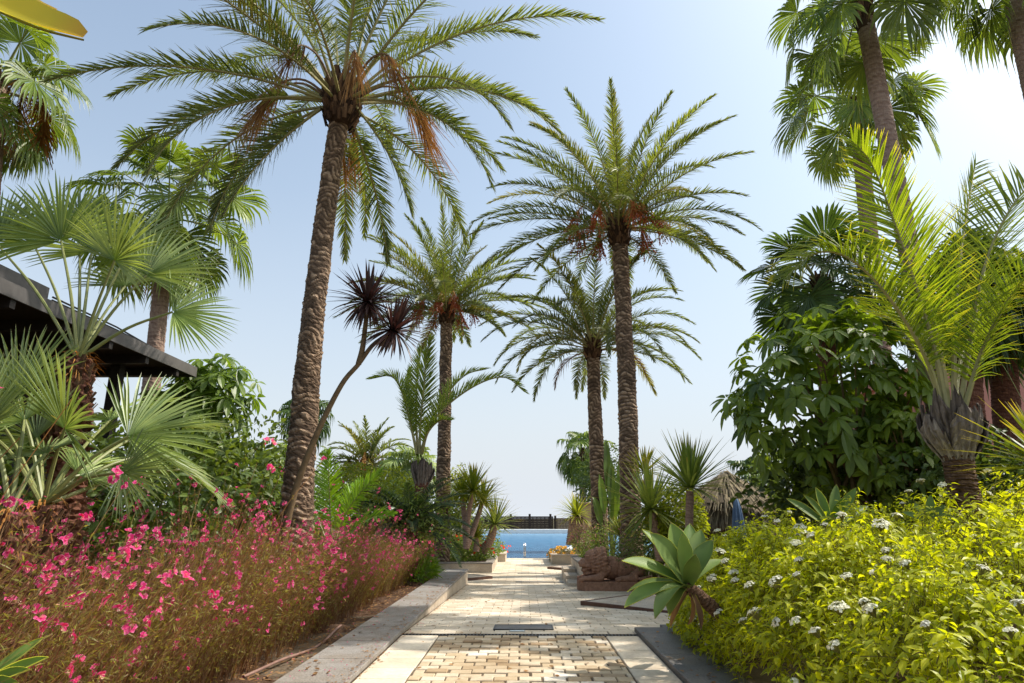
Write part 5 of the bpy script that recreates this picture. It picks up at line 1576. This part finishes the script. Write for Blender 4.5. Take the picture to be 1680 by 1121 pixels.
# banana leaf hanging into the top left corner
t = thing('banana_plant', 'banana plant with one yellow green leaf hanging into the top left corner', 'banana plant', (-1.75, 1.5, 0))
bb = np.array([-1.75, 1.5, 0])
o = ring_trunk(through([(0, 0, -.1), (-.02, 0, 1.2), (.0, 0, 2.35)], 16), [.10, .085, .06], rings=4, depth=.04)
o.build('stem', M['petiole'], t)
def broad(o, P, nh, wd, cup, prof):
    C = through(P, 24); T = norm(np.gradient(C, axis=0)); S = norm(np.cross(T, np.broadcast_to(np.asarray(nh, float), T.shape))); U = np.cross(S, T)
    s = np.linspace(0, 1, 24); w_ = wd * np.interp(s, *prof)
    cols = [C + S * (w_ * a)[:, None] + U * (cup * w_ * abs(a))[:, None] for a in np.linspace(-1, 1, 9)]
    Pq = np.stack(cols, 1); idx = np.arange(24 * 9).reshape(24, 9)
    o.add(Pq.reshape(-1, 3), np.stack([idx[:-1, :-1], idx[:-1, 1:], idx[1:, 1:], idx[1:, :-1]], -1).reshape(-1, 4), np.tile(.5 - .2 * np.abs(np.linspace(-1, 1, 9)), 24), np.repeat(s, 9))
    tubes(o, C - U * .006, np.linspace(.012, .003, 24), 6, .9, 1)
o = MB(); broad(o, [np.array([0, 0, 2.3]), W(-120, -60, 1.55) - bb, W(-30, 0, 1.55) - bb, W(60, 42, 1.55) - bb, W(136, 62, 1.55) - bb], (.25, -.8, .6), .078, .5, ([0, .3, .5, .75, .93, .98, 1], [.1, .5, .9, 1, .85, .6, .3]))
o.build('leaf', [M['banana'], M['petiole']], t, smooth=True)
o = MB(); broad(o, [np.array([0, 0, 2.3]), W(-140, -90, 1.75) - bb, W(-30, -40, 1.75) - bb, W(50, 0, 1.75) - bb, W(92, 16, 1.75) - bb], (.1, -.5, .8), .07, .35, ([0, .3, .6, .85, 1], [.1, .6, 1, .7, .1]))
o.build('leaf', [M['banana'], M['petiole']], t, smooth=True)
o = MB(); broad(o, [np.array([0, 0, 2.3]), np.array([-.3, .1, 2.8]), np.array([-.8, .2, 2.9]), np.array([-1.3, .2, 2.5])], (0, 0, 1), .17, .3, ([0, .3, .6, .85, 1], [.1, .7, 1, .7, .1]))
o.build('leaf', [M['banana'], M['petiole']], t, smooth=True)

# ================================================================== BROADLEAF TREES AND BUSHES
def limbs(mb, c, rad, base, n, seed, r=.05):
    g = np.random.default_rng(seed)
    for k in range(n):
        d = rand_dirs(1, g)[0]; d[2] = abs(d[2]) * .8
        tip = c + d * rad * .85
        m = base * .5 + c * .5 + g.normal(0, .12, 3) * rad
        C = through([base + g.normal(0, .02, 3) * [1, 1, 0], m, tip], 10)
        tubes(mb, C, np.linspace(r * g.uniform(.6, 1), r * .15, 10), 6, g.random(1))

def umbrella_tree(label, px, py, Y, rx, ry, rz, n, seed, mat='sheff', ll=.20, nleaf=8, wd=.045, group=None, bias=None):
    g = np.random.default_rng(seed)
    c = W(px, py, Y); base = c * [1, 1, 0]
    t = thing('umbrella_tree', label, 'tree', base, group)
    cl = c - base; rad = np.array([rx, ry, rz])
    o = MB(); limbs(o, cl, rad, np.array([0, 0, -.1]), 14, seed, .06); o.build('trunk', M['twig'], t)
    o = MB()
    d = rand_dirs(n, g)
    f = g.uniform(.35, 1.0, n) ** .5
    hubs = cl + d * rad * (f * lumps(d, seed, .3))[:, None]
    ax = norm(d * .75 + np.array([0, 0, .55]) + g.normal(0, .25, (n, 3)))
    pl = g.uniform(.15, .3, n)
    C = np.stack([hubs - ax * pl[:, None], hubs - ax * pl[:, None] * .5, hubs], 1)
    tubes(o, C, .005, 3, g.random(n), 1)
    e1 = norm(np.cross(ax, [.13, .31, .94])); e2 = np.cross(ax, e1)
    a = (np.arange(nleaf) / nleaf * 2 * PI)[None] + g.uniform(0, 6, n)[:, None] + g.normal(0, .12, (n, nleaf))
    dl = np.cos(a)[..., None] * e1[:, None] + np.sin(a)[..., None] * e2[:, None] + ax[:, None] * g.normal(-.12, .2, (n, nleaf))[..., None]
    P = np.repeat(hubs[:, None], nleaf, 1) + dl * .03
    U = np.repeat(ax[:, None], nleaf, 1)
    m = n * nleaf
    sz = np.repeat(g.uniform(.65, 1.15, n), nleaf) * g.uniform(.8, 1.1, m)
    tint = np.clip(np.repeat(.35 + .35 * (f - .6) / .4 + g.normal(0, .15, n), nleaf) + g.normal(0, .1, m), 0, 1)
    blades(o, P.reshape(-1, 3), dl.reshape(-1, 3), U.reshape(-1, 3), ll * sz, wd * sz, 5, .22, g.uniform(.15, .6, m), 0, tint, (.15, .75, 1.0, .85, .06))
    o.build('crown', [M[mat], M['twig_green']], t)
    return t
umbrella_tree('big dark umbrella tree with drooping leaf whorls right of the hut', 1375, 660, 10.4, 1.36, 1.0, 1.5, 310, 51, 'sheff', .27, 8, .058)
umbrella_tree('umbrella tree with shiny leaf whorls under the end of the pavilion roof', 318, 690, 11.6, 0.85, .8, 1.05, 230, 52, 'sheff_mid', .26, 8, .055)
umbrella_tree('small light green umbrella bush left of the thick ringed trunk', 446, 790, 13.5, .5, .5, .75, 150, 53, 'sheff_light', .2, 8, .045)
umbrella_tree('sunlit umbrella bush glowing behind the bulging feather palm', 1500, 760, 9.6, .7, .5, .9, 150, 54, 'sheff_light', .18, 8, .045)

def bush(label, px, py, Y, rx, ry, rz, n, seed, mat='bush', ll=.08, wd=.018, name='shrub', flowers=None, cat='shrub', group=None, floor=True, up=.3):
    g = np.random.default_rng(seed)
    c = W(px, py, Y); gzz = float(gz(Y)); base = np.array([c[0], c[1], gzz])
    t = thing(name, label, cat, base, group)
    cl = c - base; rad = np.array([rx, ry, rz])
    o = MB(); limbs(o, cl, rad, np.array([0, 0, -.05]), 10, seed, .025); o.build('branches', M['twig'], t)
    o = MB()
    d = rand_dirs(n, g); f = g.uniform(.25, 1.0, n) ** .45
    P = cl + d * rad * (f * lumps(d, seed, .3, 8))[:, None]
    P[:, 2] = np.maximum(P[:, 2], .03)
    D = norm(d * .7 + rand_dirs(n, g) * .8 + np.array([0, 0, up]))
    U = norm(d + rand_dirs(n, g) * .5 + np.array([0, 0, .6]))
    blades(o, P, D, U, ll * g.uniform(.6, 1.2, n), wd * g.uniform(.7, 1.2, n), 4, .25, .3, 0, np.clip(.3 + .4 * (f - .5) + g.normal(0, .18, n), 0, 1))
    o.build('foliage', M[mat], t)
    if flowers:
        fm, nf, fr = flowers
        o = MB()
        dd = rand_dirs(nf, g); dd[:, 2] = np.abs(dd[:, 2]); dd[:, 1] = -np.abs(dd[:, 1])
        FP = cl + dd * rad * (lumps(dd, seed, .3, 8) * g.uniform(.92, 1.08, nf))[:, None]
        for k in range(5):
            a = k * 1.2566
            ax = norm(dd + [0, -.5, .3]); e1 = norm(np.cross(ax, [.2, .3, .9])); e2 = np.cross(ax, e1)
            dv = math.cos(a) * e1 + math.sin(a) * e2 + .35 * ax
            blades(o, FP, dv, ax, fr * g.uniform(.7, 1.2, nf), fr * .42, 3, .1, .0, 0, g.random(nf), (.3, 1, .3))
        tag(o.build('blossoms', M[fm], t), kind='stuff')
    return t
bush('yellow green bush below the distant orange fruited palm', 582, 800, 17, .75, .6, .55, 2600, 61, 'bush_lime', .10, .026)
bush('lime bush at the foot of the silvery feather palm', 640, 808, 18.5, .7, .6, .55, 2200, 62, 'bush_lime', .10, .026)
bush('yellow bush just right of the slim date palm trunk', 752, 815, 24, .6, .5, .9, 1800, 63, 'bush_lime', .12, .03)
bush('dark leafy bush beneath the umbrella tree by the pavilion', 300, 800, 9.5, 1.3, .8, .75, 3800, 64, 'bush', .13, .035)
bush('broad leaved green bush between the low fan palm and the thick ringed trunk', 392, 795, 11.0, .55, .5, .6, 900, 65, 'bush', .26, .055)
bush('dark undergrowth bush below the dwarf fan palms at the left edge', 70, 830, 6.6, 1.6, .5, .85, 3000, 66, 'bush_dark', .13, .03)
bush('olive green bush behind the cycad', 640, 850, 14.5, 1.3, .7, .75, 3600, 67, 'bush', .09, .02)
bush('dark green bush filling the gap left of the slim date palm', 700, 835, 22.0, 1.4, .8, .9, 3200, 68, 'bush_dark', .11, .028)
bush('red flowered geranium bush in the long planter', 762, 905, 23.0, 1.1, 1.0, .42, 2600, 69, 'bush', .10, .03, 'geranium', ('red_petal', 70, .05), 'flower')
bush('clipped green bush in the square planter', 808, 907, 27.0, .42, .6, .42, 1400, 70, 'bush', .07, .022)
bush('yellow flowered bush in the small right planter', 922, 912, 26.0, .60, .8, .32, 1300, 71, 'bush_pink', .08, .022, 'shrub', ('yellow_petal', 50, .06))
bush('dusty pink bush with grey green leaves left above the stone lion', 962, 888, 20.4, .55, .7, .38, 2200, 72, 'bush_pink', .06, .013, 'shrub', ('pink_petal', 80, .03))
bush('dense dark green bush right above the stone lion', 1012, 900, 18.0, .95, .8, .52, 5200, 73, 'bush', .055, .013, 'shrub', ('pink_petal', 60, .022))
bush('dark bush between the stone lion and the leaning yucca', 1075, 900, 15.2, .75, .6, .6, 3200, 74, 'bush_dark', .07, .016)
bush('bright yellow green bush behind the upright yucca', 1108, 852, 14.5, .65, .6, .7, 2200, 75, 'bush_lime', .11, .032)
bush('grey green bush between the hut and the big umbrella tree', 1318, 800, 14.0, .70, .7, .95, 2200, 76, 'bush', .12, .032)
bush('dark bush under the big umbrella tree', 1400, 800, 11.2, 1.3, .7, .8, 2600, 77, 'bush_dark', .16, .045)
bush('dark bush behind the grey leaf bases of the right feather palm', 1600, 800, 9.3, 1.0, .6, .7, 2400, 78, 'bush_dark', .13, .035)
bush('broad green bush before the foot of the pink building', 1700, 820, 10.2, 1.1, .6, .6, 2200, 79, 'bush', .15, .04)
bush('distant dark tree mass left of the tall palm pair', 1000, 800, 30, 1.4, 1.0, 1.7, 2600, 80, 'bush_dark', .2, .05)
bush('distant olive tree right of the thatched hut', 1300, 780, 26, 1.8, 1.2, 1.3, 3000, 81, 'bush', .16, .035, 'tree', None, 'tree')
bush('green strap leaved clump at the far end of the left kerb', 688, 935, 15.0, .36, .9, .22, 900, 82, 'areca', .26, .014, 'agapanthus_clump', None, 'plant', up=.8)
bush('distant hedge under the small fan palm behind the thick ringed trunk', 520, 815, 24, 1.7, .8, .9, 2600, 83, 'bush', .13, .035)
bush('far left background hedge below the pavilion corner', 400, 830, 18, 2.2, .8, 1.0, 2600, 84, 'bush_dark', .14, .04)
bush('low hedge behind the thatched hut and the tan plaster wall', 1180, 860, 24, 2.4, .8, .9, 2600, 85, 'bush_dark', .13, .035)
bush('low green hedge left of the pool under the green spiky trees', 740, 870, 27.5, 1.6, .6, .7, 2200, 86, 'bush', .11, .03)

# bird of paradise plant with paddle leaves
p = W(1000, 850, 19.5); base = p * [1, 1, 0] + [0, 0, -.3]
t = thing('paddle_leaf_plant', 'paddle leaved plant between the two right palm trunks', 'plant', base)
g_ = np.random.default_rng(5)
for (a, b, d) in ((985, 790, 0), (1003, 770, .3), (1018, 785, -.2), (975, 822, .2), (1008, 820, -.4), (995, 740, .4), (1024, 740, .2)):
    o = MB(); tip = W(a, b, 19.5 + d) - base; fr = np.array([g_.normal(0, .05), g_.normal(0, .05), .1])
    mid = fr * .45 + tip * .55 + [0, 0, .2]
    tubes(o, through([fr, (fr + mid) / 2 + [0, 0, .1], mid], 10), np.linspace(.02, .012, 10), 5, .5, 1)
    v = tip - mid; tip2 = mid + v * 1.35
    broad(o, [mid, mid + v * .5 + [0, 0, .08], mid + v + [0, 0, .05], tip2 - [0, 0, .12]], (.2, -.8, .5), .13, .25, ([0, .2, .5, .8, 1], [.1, .8, 1, .7, .05]))
    o.build('leaf', [M['strel'], M['petiole']], t, smooth=True)

# ================================================================== PINK GAURA BED
def gaura():
    g = np.random.default_rng(91)
    t = thing('gaura_hedge', 'wide bed of wiry reddish stems dotted with bright pink flowers left of the path', 'flower bed', (-3.2, 8, 0))
    off = np.array([-3.2, 8.0, 0])
    N = 14000
    y = 2.2 + (16.6 - 2.2) * g.random(N) ** 1.25
    front = g.random(N) < .5
    x = np.where(front, -2.35 - .75 * g.random(N), -2.5 - 2.9 * g.random(N))
    H = np.interp(y, [2, 9, 12.5, 16.6], [1.26, 1.24, 1.0, .55]) * (1 + .10 * np.sin(x * 3.1 + y * 1.7) + .08 * np.sin(y * 3.9 - x))
    L = H * g.uniform(.62, 1.08, N)
    L = np.where(front, H * (.30 + .78 * g.random(N) ** .8), L)
    wisp = g.random(N) < .022
    L = np.where(wisp, H * g.uniform(1.1, 1.38, N), L)
    az = g.uniform(0, 2 * PI, N)
    lean = np.abs(g.normal(.36, .2, N)) * np.where(wisp, .6, 1) * np.where(front, 1.25, 1)
    K = 6
    s = np.linspace(0, 1, K)
    hx = np.cos(az) * lean + np.where(x > -3.1, .30, .18); hy = np.sin(az) * lean - .03
    hx = np.where(front & (x > -2.6), np.minimum(hx, .62), hx)
    C = np.zeros((N, K, 3))
    C[..., 0] = x[:, None] + (hx * L)[:, None] * s ** 1.25 + g.normal(0, .014, (N, K)) * s
    C[..., 1] = y[:, None] + (hy * L)[:, None] * s ** 1.25 + g.normal(0, .014, (N, K)) * s
    C[..., 2] = L[:, None] * (s - .12 * (lean[:, None] * 2) * s ** 2)
    S = norm(np.stack([np.cos(az + 1.3), np.sin(az + 1.3), 0 * az], 1))
    o = MB()
    ribbons(o, C - off, np.broadcast_to(S[:, None], C.shape), np.broadcast_to(np.linspace(.0028, .0014, K), (N, K)), tint=g.random(N))
    o.build('stems', M['gaura_stem'], t)
    # leaves
    nl = 15
    u = g.uniform(.08, .97, (N, nl)) ** .85
    k0 = np.clip((u * (K - 1)).astype(int), 0, K - 2); fr = u * (K - 1) - k0
    ii = np.arange(N)[:, None]
    P = C[ii, k0] * (1 - fr[..., None]) + C[ii, k0 + 1] * fr[..., None]
    T = norm(C[ii, k0 + 1] - C[ii, k0])
    rd = rand_dirs(N * nl, g).reshape(N, nl, 3)
    D = norm(T * .75 + rd * .75)
    n = N * nl
    o = MB()
    ln = g.uniform(.022, .06, n) * np.where(np.repeat(wisp, nl), .5, 1)
    P = P.reshape(-1, 3) - off; D = D.reshape(-1, 3)
    blades(o, P, D, rand_dirs(n, g) + [0, 0, .8], ln, g.uniform(.0022, .0042, n), 3, 0, .15, 0, np.clip(g.normal(.45, .22, n), 0, 1), (.4, 1, .1))
    tag(o.build('leaves', M['gaura_leaf'], t), kind='stuff')
    nb = 4
    u = g.uniform(.55, 1.0, (N, nb)); k0 = np.clip((u * (K - 1)).astype(int), 0, K - 2); fr = u * (K - 1) - k0
    Pb = (C[ii, k0] * (1 - fr[..., None]) + C[ii, k0 + 1] * fr[..., None]).reshape(-1, 3) - off
    sel = g.random(len(Pb)) < .42 * np.clip((np.repeat(y, nb) - 4) / 5, .15, 1.4)
    Pb = Pb[sel]; nbd = len(Pb)
    o = MB()
    blades(o, Pb, norm(rand_dirs(nbd, g) * .8 + [0, 0, .7]), rand_dirs(nbd, g), g.uniform(.008, .018, nbd), g.uniform(.0015, .0034, nbd), 3, 0, .1, 0, g.random(nbd), (.4, 1, .2))
    tag(o.build('buds', M['gaura_bud'], t), kind='stuff')
    # blossoms
    tips = C[:, -1]
    sub = C[:, -2]
    dist = np.linalg.norm(tips - CAM, axis=1)
    vis = (tips[:, 2] > H * .85) | (front & (tips[:, 0] > -2.55))
    sc = np.where(vis, 1.0, .05) * np.where(wisp, 2.0, 1) * np.where(y > 2.6, 1, .3) * np.where(y > 12, .9, 1) * np.where(tips[:, 2] > .25, 1, .15)
    pick = g.choice(N, 2100, replace=False, p=sc / sc.sum())
    def flower(mb, at, face, r, gg):
        e1 = norm(np.cross(face, [.31, .2, .93])); e2 = np.cross(face, e1)
        nP = 4
        a = np.array([0.3, 1.25, 2.05, 3.0]) + gg.normal(0, .15, 4) + gg.uniform(0, 6)
        dv = np.cos(a)[:, None] * e1 + np.sin(a)[:, None] * e2 + face * gg.uniform(.1, .5)
        blades(mb, np.repeat(at[None], nP, 0), dv, np.repeat(face[None], nP, 0), r * gg.uniform(.85, 1.1, nP), r * .36, 5, .15, .1, 0, gg.random(nP), (.18, .5, 1.0, .9, .15))
        m = 6
        av = norm(-e1 * .4 + face * .8 + gg.normal(0, .25, (m, 3)))
        blades(mb, np.repeat(at[None], m, 0), av, np.repeat(e2[None], m, 0), r * .75, .0012, 3, 0, .2, 1, gg.random(m), (1, 1, 1))
    def spray(r, seed):
        gg = np.random.default_rng(seed)
        mb = MB()
        k = gg.integers(1, 4)
        for j in range(k):
            at = gg.normal(0, r * .55, 3) * (j > 0)
            flower(mb, at, norm(np.array([.15, -.9, .35]) + gg.normal(0, .45, 3)), r * gg.uniform(.8, 1.1), gg)
        for j in range(3):
            at = gg.normal(0, r * .6, 3)
            blades(mb, at[None], norm(gg.normal(0, 1, (1, 3)) + [0, 0, .6]), np.array([[0, -1., 0]]), r * .55, r * .09, 4, 0, 0, 0, np.array([0.]), (.4, 1, 1, .2))
        return mb
    meshes = [spray(.026, 100 + k).mesh('blossom', [M['gaura_petal'], M['stamen']]) for k in range(10)]
    order = pick[np.argsort(dist[pick])]
    order = order[tips[order][:, 1] > 2.7]
    for j, i in enumerate(order[:100]):
        b = bpy.data.objects.new('blossom', meshes[j % 10]); COL.objects.link(b); b.parent = t
        b.location = tips[i] - off; b.rotation_euler = (g.normal(0, .25), g.normal(0, .25), g.normal(0, .5)); b.scale = (g.uniform(.85, 1.3),) * 3
    big = MB()
    var = [spray(.022, 200 + k) for k in range(16)]
    for i in order[100:]:
        m = Matrix.LocRotScale(Vector(tips[i] - off), None, Vector((1, 1, 1)) * g.uniform(.8, 1.3)) @ Matrix.Rotation(g.normal(0, .5), 4, 'Z') @ Matrix.Rotation(g.normal(0, .3), 4, 'X')
        big.merge(var[g.integers(16)], np.asarray(m))
    tag(big.build('blossoms', [M['gaura_petal'], M['stamen']], t), kind='stuff')
gaura()

# ================================================================== WHITE FLOWERED SHRUB
def white_shrub():
    g = np.random.default_rng(97)
    off = np.array([3.6, 6.0, 0])
    t = thing('white_flowered_shrub', 'sunlit yellow green shrub with white flower clusters filling the lower right', 'shrub', off)
    X0, X1, Y0, Y1_ = 1.62, 6.8, 2.9, 8.9
    def edge(x, y):
        x0 = X0 - .02 + .07 * np.sin(y * 2.3 - 1.0) + np.clip((y - 7.0) * .16, 0, 1)
        d = np.minimum(np.minimum(x - x0, X1 - x), np.minimum(y - Y0, Y1_ - y))
        return np.sqrt(np.clip(1 - (1 - np.clip(d / .75, 0, 1)) ** 2, 0, 1)), d
    def hh(x, y):
        e, d = edge(x, y)
        H = np.interp(x, [1.6, 2.4, 3.6, 5, 6.8], [.98, 1.14, 1.34, 1.52, 1.6])
        n_ = .10 * np.sin(x * 4.3 + y * 1.9) + .09 * np.sin(y * 5.2 - x * 2.7) + .06 * np.sin(x * 9 + y * 7.3)
        return H * e * (1 + n_ * .85)
    def surf(n, depth):
        x = g.uniform(X0, X1, n); y = Y0 + (Y1_ - Y0) * g.random(n)
        fr = g.random(n) < .42                      # extra on the path side and the near end
        x = np.where(fr & (g.random(n) < .75), X0 + .02 + .85 * g.random(n) ** 1.3, x)
        h = hh(x, y)
        z = h * (1 - depth * np.abs(g.normal(0, 1, n)))
        ok = (h > .12)
        x, y, z = x[ok], y[ok], np.clip(z[ok], .05, None)
        e = .06
        gx = -(hh(x + e, y) - hh(x - e, y)) / (2 * e); gy = -(hh(x, y + e) - hh(x, y - e)) / (2 * e)
        nrm_ = norm(np.stack([np.clip(gx, -3, 3), np.clip(gy, -3, 3), np.ones_like(gx)], 1))
        return np.stack([x, y, z], 1), nrm_
    P, Nn = surf(5600, .16)
    n = len(P)
    d = norm(Nn * .6 + np.array([0, 0, .35]) + rand_dirs(n, g) * .55)
    L = g.uniform(.16, .42, n)
    B = P - d * L[:, None] * .8
    tt = np.linspace(0, 1, 5)
    C = B[:, None] + d[:, None] * (L[:, None] * tt)[..., None]; C[..., 2] -= .10 * L[:, None] * tt ** 2
    o = MB()
    tubes(o, C - off, np.linspace(.0035, .0018, 5), 3, g.random(n))
    # main branches
    m = 140
    tip = P[g.integers(0, n, m)]; rt = tip * [.55, .7, 0] + np.array([1.6, 1.8, -.02]); rt[:, 0] = np.maximum(rt[:, 0], 2.05); rt[:, 1] = np.clip(rt[:, 1], 3.3, 7.8)
    Cb = rt[:, None] * (1 - tt)[None, :, None] + tip[:, None] * tt[None, :, None]; Cb[..., 2] = tip[:, None, 2] * tt ** .75
    tubes(o, Cb - off, np.linspace(.012, .004, 5), 5, g.random(m))
    o.build('branches', M['twig_green'], t)
    nl = 9
    u = np.linspace(.12, 1.0, nl)[None] + g.normal(0, .03, (n, nl))
    u = np.clip(u, .05, 1)
    Q = B[:, None] + d[:, None] * (L[:, None] * u)[..., None]; Q[..., 2] -= .10 * L[:, None] * u ** 2
    e1 = norm(np.cross(d, [.2, .1, .97])); e2 = np.cross(d, e1)
    ph = (np.arange(nl) * 2.2)[None] + g.uniform(0, 6, n)[:, None] + g.normal(0, .3, (n, nl))
    D = norm(np.cos(ph)[..., None] * e1[:, None] + np.sin(ph)[..., None] * e2[:, None] + d[:, None] * g.uniform(.2, .9, (n, nl))[..., None] + np.array([0, 0, -.15]))
    U = norm(d[:, None] + np.array([0, 0, .9]) + g.normal(0, .35, (n, nl, 3)))
    k = n * nl
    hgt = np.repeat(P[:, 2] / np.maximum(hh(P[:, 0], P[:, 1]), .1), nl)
    ln = g.uniform(.045, .092, k)
    o = MB()
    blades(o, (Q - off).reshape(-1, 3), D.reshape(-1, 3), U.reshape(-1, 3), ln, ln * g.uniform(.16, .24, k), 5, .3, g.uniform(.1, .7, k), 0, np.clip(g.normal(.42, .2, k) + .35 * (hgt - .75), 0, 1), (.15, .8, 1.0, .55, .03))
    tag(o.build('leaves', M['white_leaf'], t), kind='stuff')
    # flower clusters
    def cluster(seed, r):
        gg = np.random.default_rng(seed); mb = MB()
        nf = int(gg.integers(34, 60))
        a = gg.uniform(0, 2 * PI, nf); q = np.sqrt(gg.random(nf)) * r
        F = np.stack([q * np.cos(a), q * np.sin(a), .35 * r * (1 - (q / r) ** 2) + gg.normal(0, .004, nf)], 1)
        nn = norm(np.stack([np.cos(a) * q / r * .7, np.sin(a) * q / r * .7, 0 * a + .8], 1) + gg.normal(0, .2, (nf, 3)))
        e1 = norm(np.cross(nn, [.3, .2, .9])); e2 = np.cross(nn, e1)
        for k in range(5):
            an = k * 1.2566 + gg.uniform(0, 6, nf)[:, None] * 0
            dv = math.cos(an[0, 0]) * e1 + math.sin(an[0, 0]) * e2 + .25 * nn
            blades(mb, F, dv, nn, .0115 * gg.uniform(.8, 1.2, nf), .0052, 3, .1, 0, 0, gg.random(nf), (.4, 1, .4))
        st = np.stack([np.repeat(np.array([[0, 0, -.06]]), nf, 0), F * [.6, .6, .3] + [0, 0, -.02], F], 1)
        tubes(mb, st, .0012, 3, .5, 1)
        return mb.mesh('flower_cluster', [M['white_petal'], M['twig_green']])
    meshes = [cluster(300 + k, r) for k, r in enumerate((.030, .038, .045, .052, .034, .042, .058, .040))]
    FP, FN = surf(1500, .02)
    cand = FP
    dcam = cand - CAM
    px = dcam @ rgt / (dcam @ fwd) * FPX + CXP
    ok = (px < 1760) & (cand[:, 1] < 8.6) & (FN[:, 1] < .6)
    cand, FN = cand[ok], FN[ok]
    # spread out, nearest-neighbour thinning
    sel = []
    for i in range(len(cand)):
        if all(np.linalg.norm(cand[i] - cand[j]) > .17 for j in sel):
            sel.append(i)
        if len(sel) >= 98: break
    for j, i in enumerate(sel):
        b = bpy.data.objects.new('flower_cluster', meshes[j % len(meshes)]); COL.objects.link(b); b.parent = t
        nn = Vector(norm(FN[i] * .6 + np.array([0, 0, .7]) + g.normal(0, .2, 3)))
        b.location = cand[i] + np.asarray(nn) * g.uniform(.02, .09) - off
        b.rotation_euler = nn.to_track_quat('Z', 'Y').to_euler()
        b.scale = (g.uniform(.6, 1.1),) * 3
white_shrub()

# ================================================================== FALLEN LEAVES
def litter(name, n, x0, x1, y0, y1, zf, mat, seed, ln=(.015, .05), wf=.3):
    g = np.random.default_rng(seed)
    x = g.uniform(x0, x1, n); y = y0 + (y1 - y0) * g.random(n) ** 1.3
    P = np.stack([x, y, zf(x, y) + .004], 1)
    a = g.uniform(0, 2 * PI, n)
    D = np.stack([np.cos(a), np.sin(a), g.uniform(0, .25, n)], 1)
    o = MB(); l = g.uniform(*ln, n)
    blades(o, P, D, np.stack([g.normal(0, .2, n), g.normal(0, .2, n), np.ones(n)], 1), l, l * wf, 4, .2, .0, 0, g.random(n), (.2, 1, .8, .05))
    return tag(o.build(name, mat), kind='stuff')
litter('fallen_leaves', 120, -1.4, 1.25, 4, 16, lambda x, y: gz(y), M['dry'], 1, (.02, .07))
litter('fallen_leaves', 110, -1.95, -1.45, 4, 16, lambda x, y: 0 * x + .052, M['dry'], 2, (.02, .06))
litter('fallen_leaves', 500, -1.56, -1.36, 5.5, 17, lambda x, y: np.where(x < -1.415, .053, gz(y)), M['dry'], 6, (.01, .04))
litter('fallen_leaves', 90, 1.32, 1.76, 4, 8.3, lambda x, y: 0 * x + .052, M['dry'], 3, (.02, .06))
litter('fallen_leaves', 2200, -2.6, -1.99, 4, 16.5, lambda x, y: 0 * x + .015, M['dry'], 4, (.015, .07), .2)
litter('fallen_petals', 300, -2.4, -1.3, 4, 16, lambda x, y: np.where(x > -1.415, gz(y) + .002, np.where(x > -1.97, .052, .02)), M['gaura_petal'], 5, (.012, .020), .45)
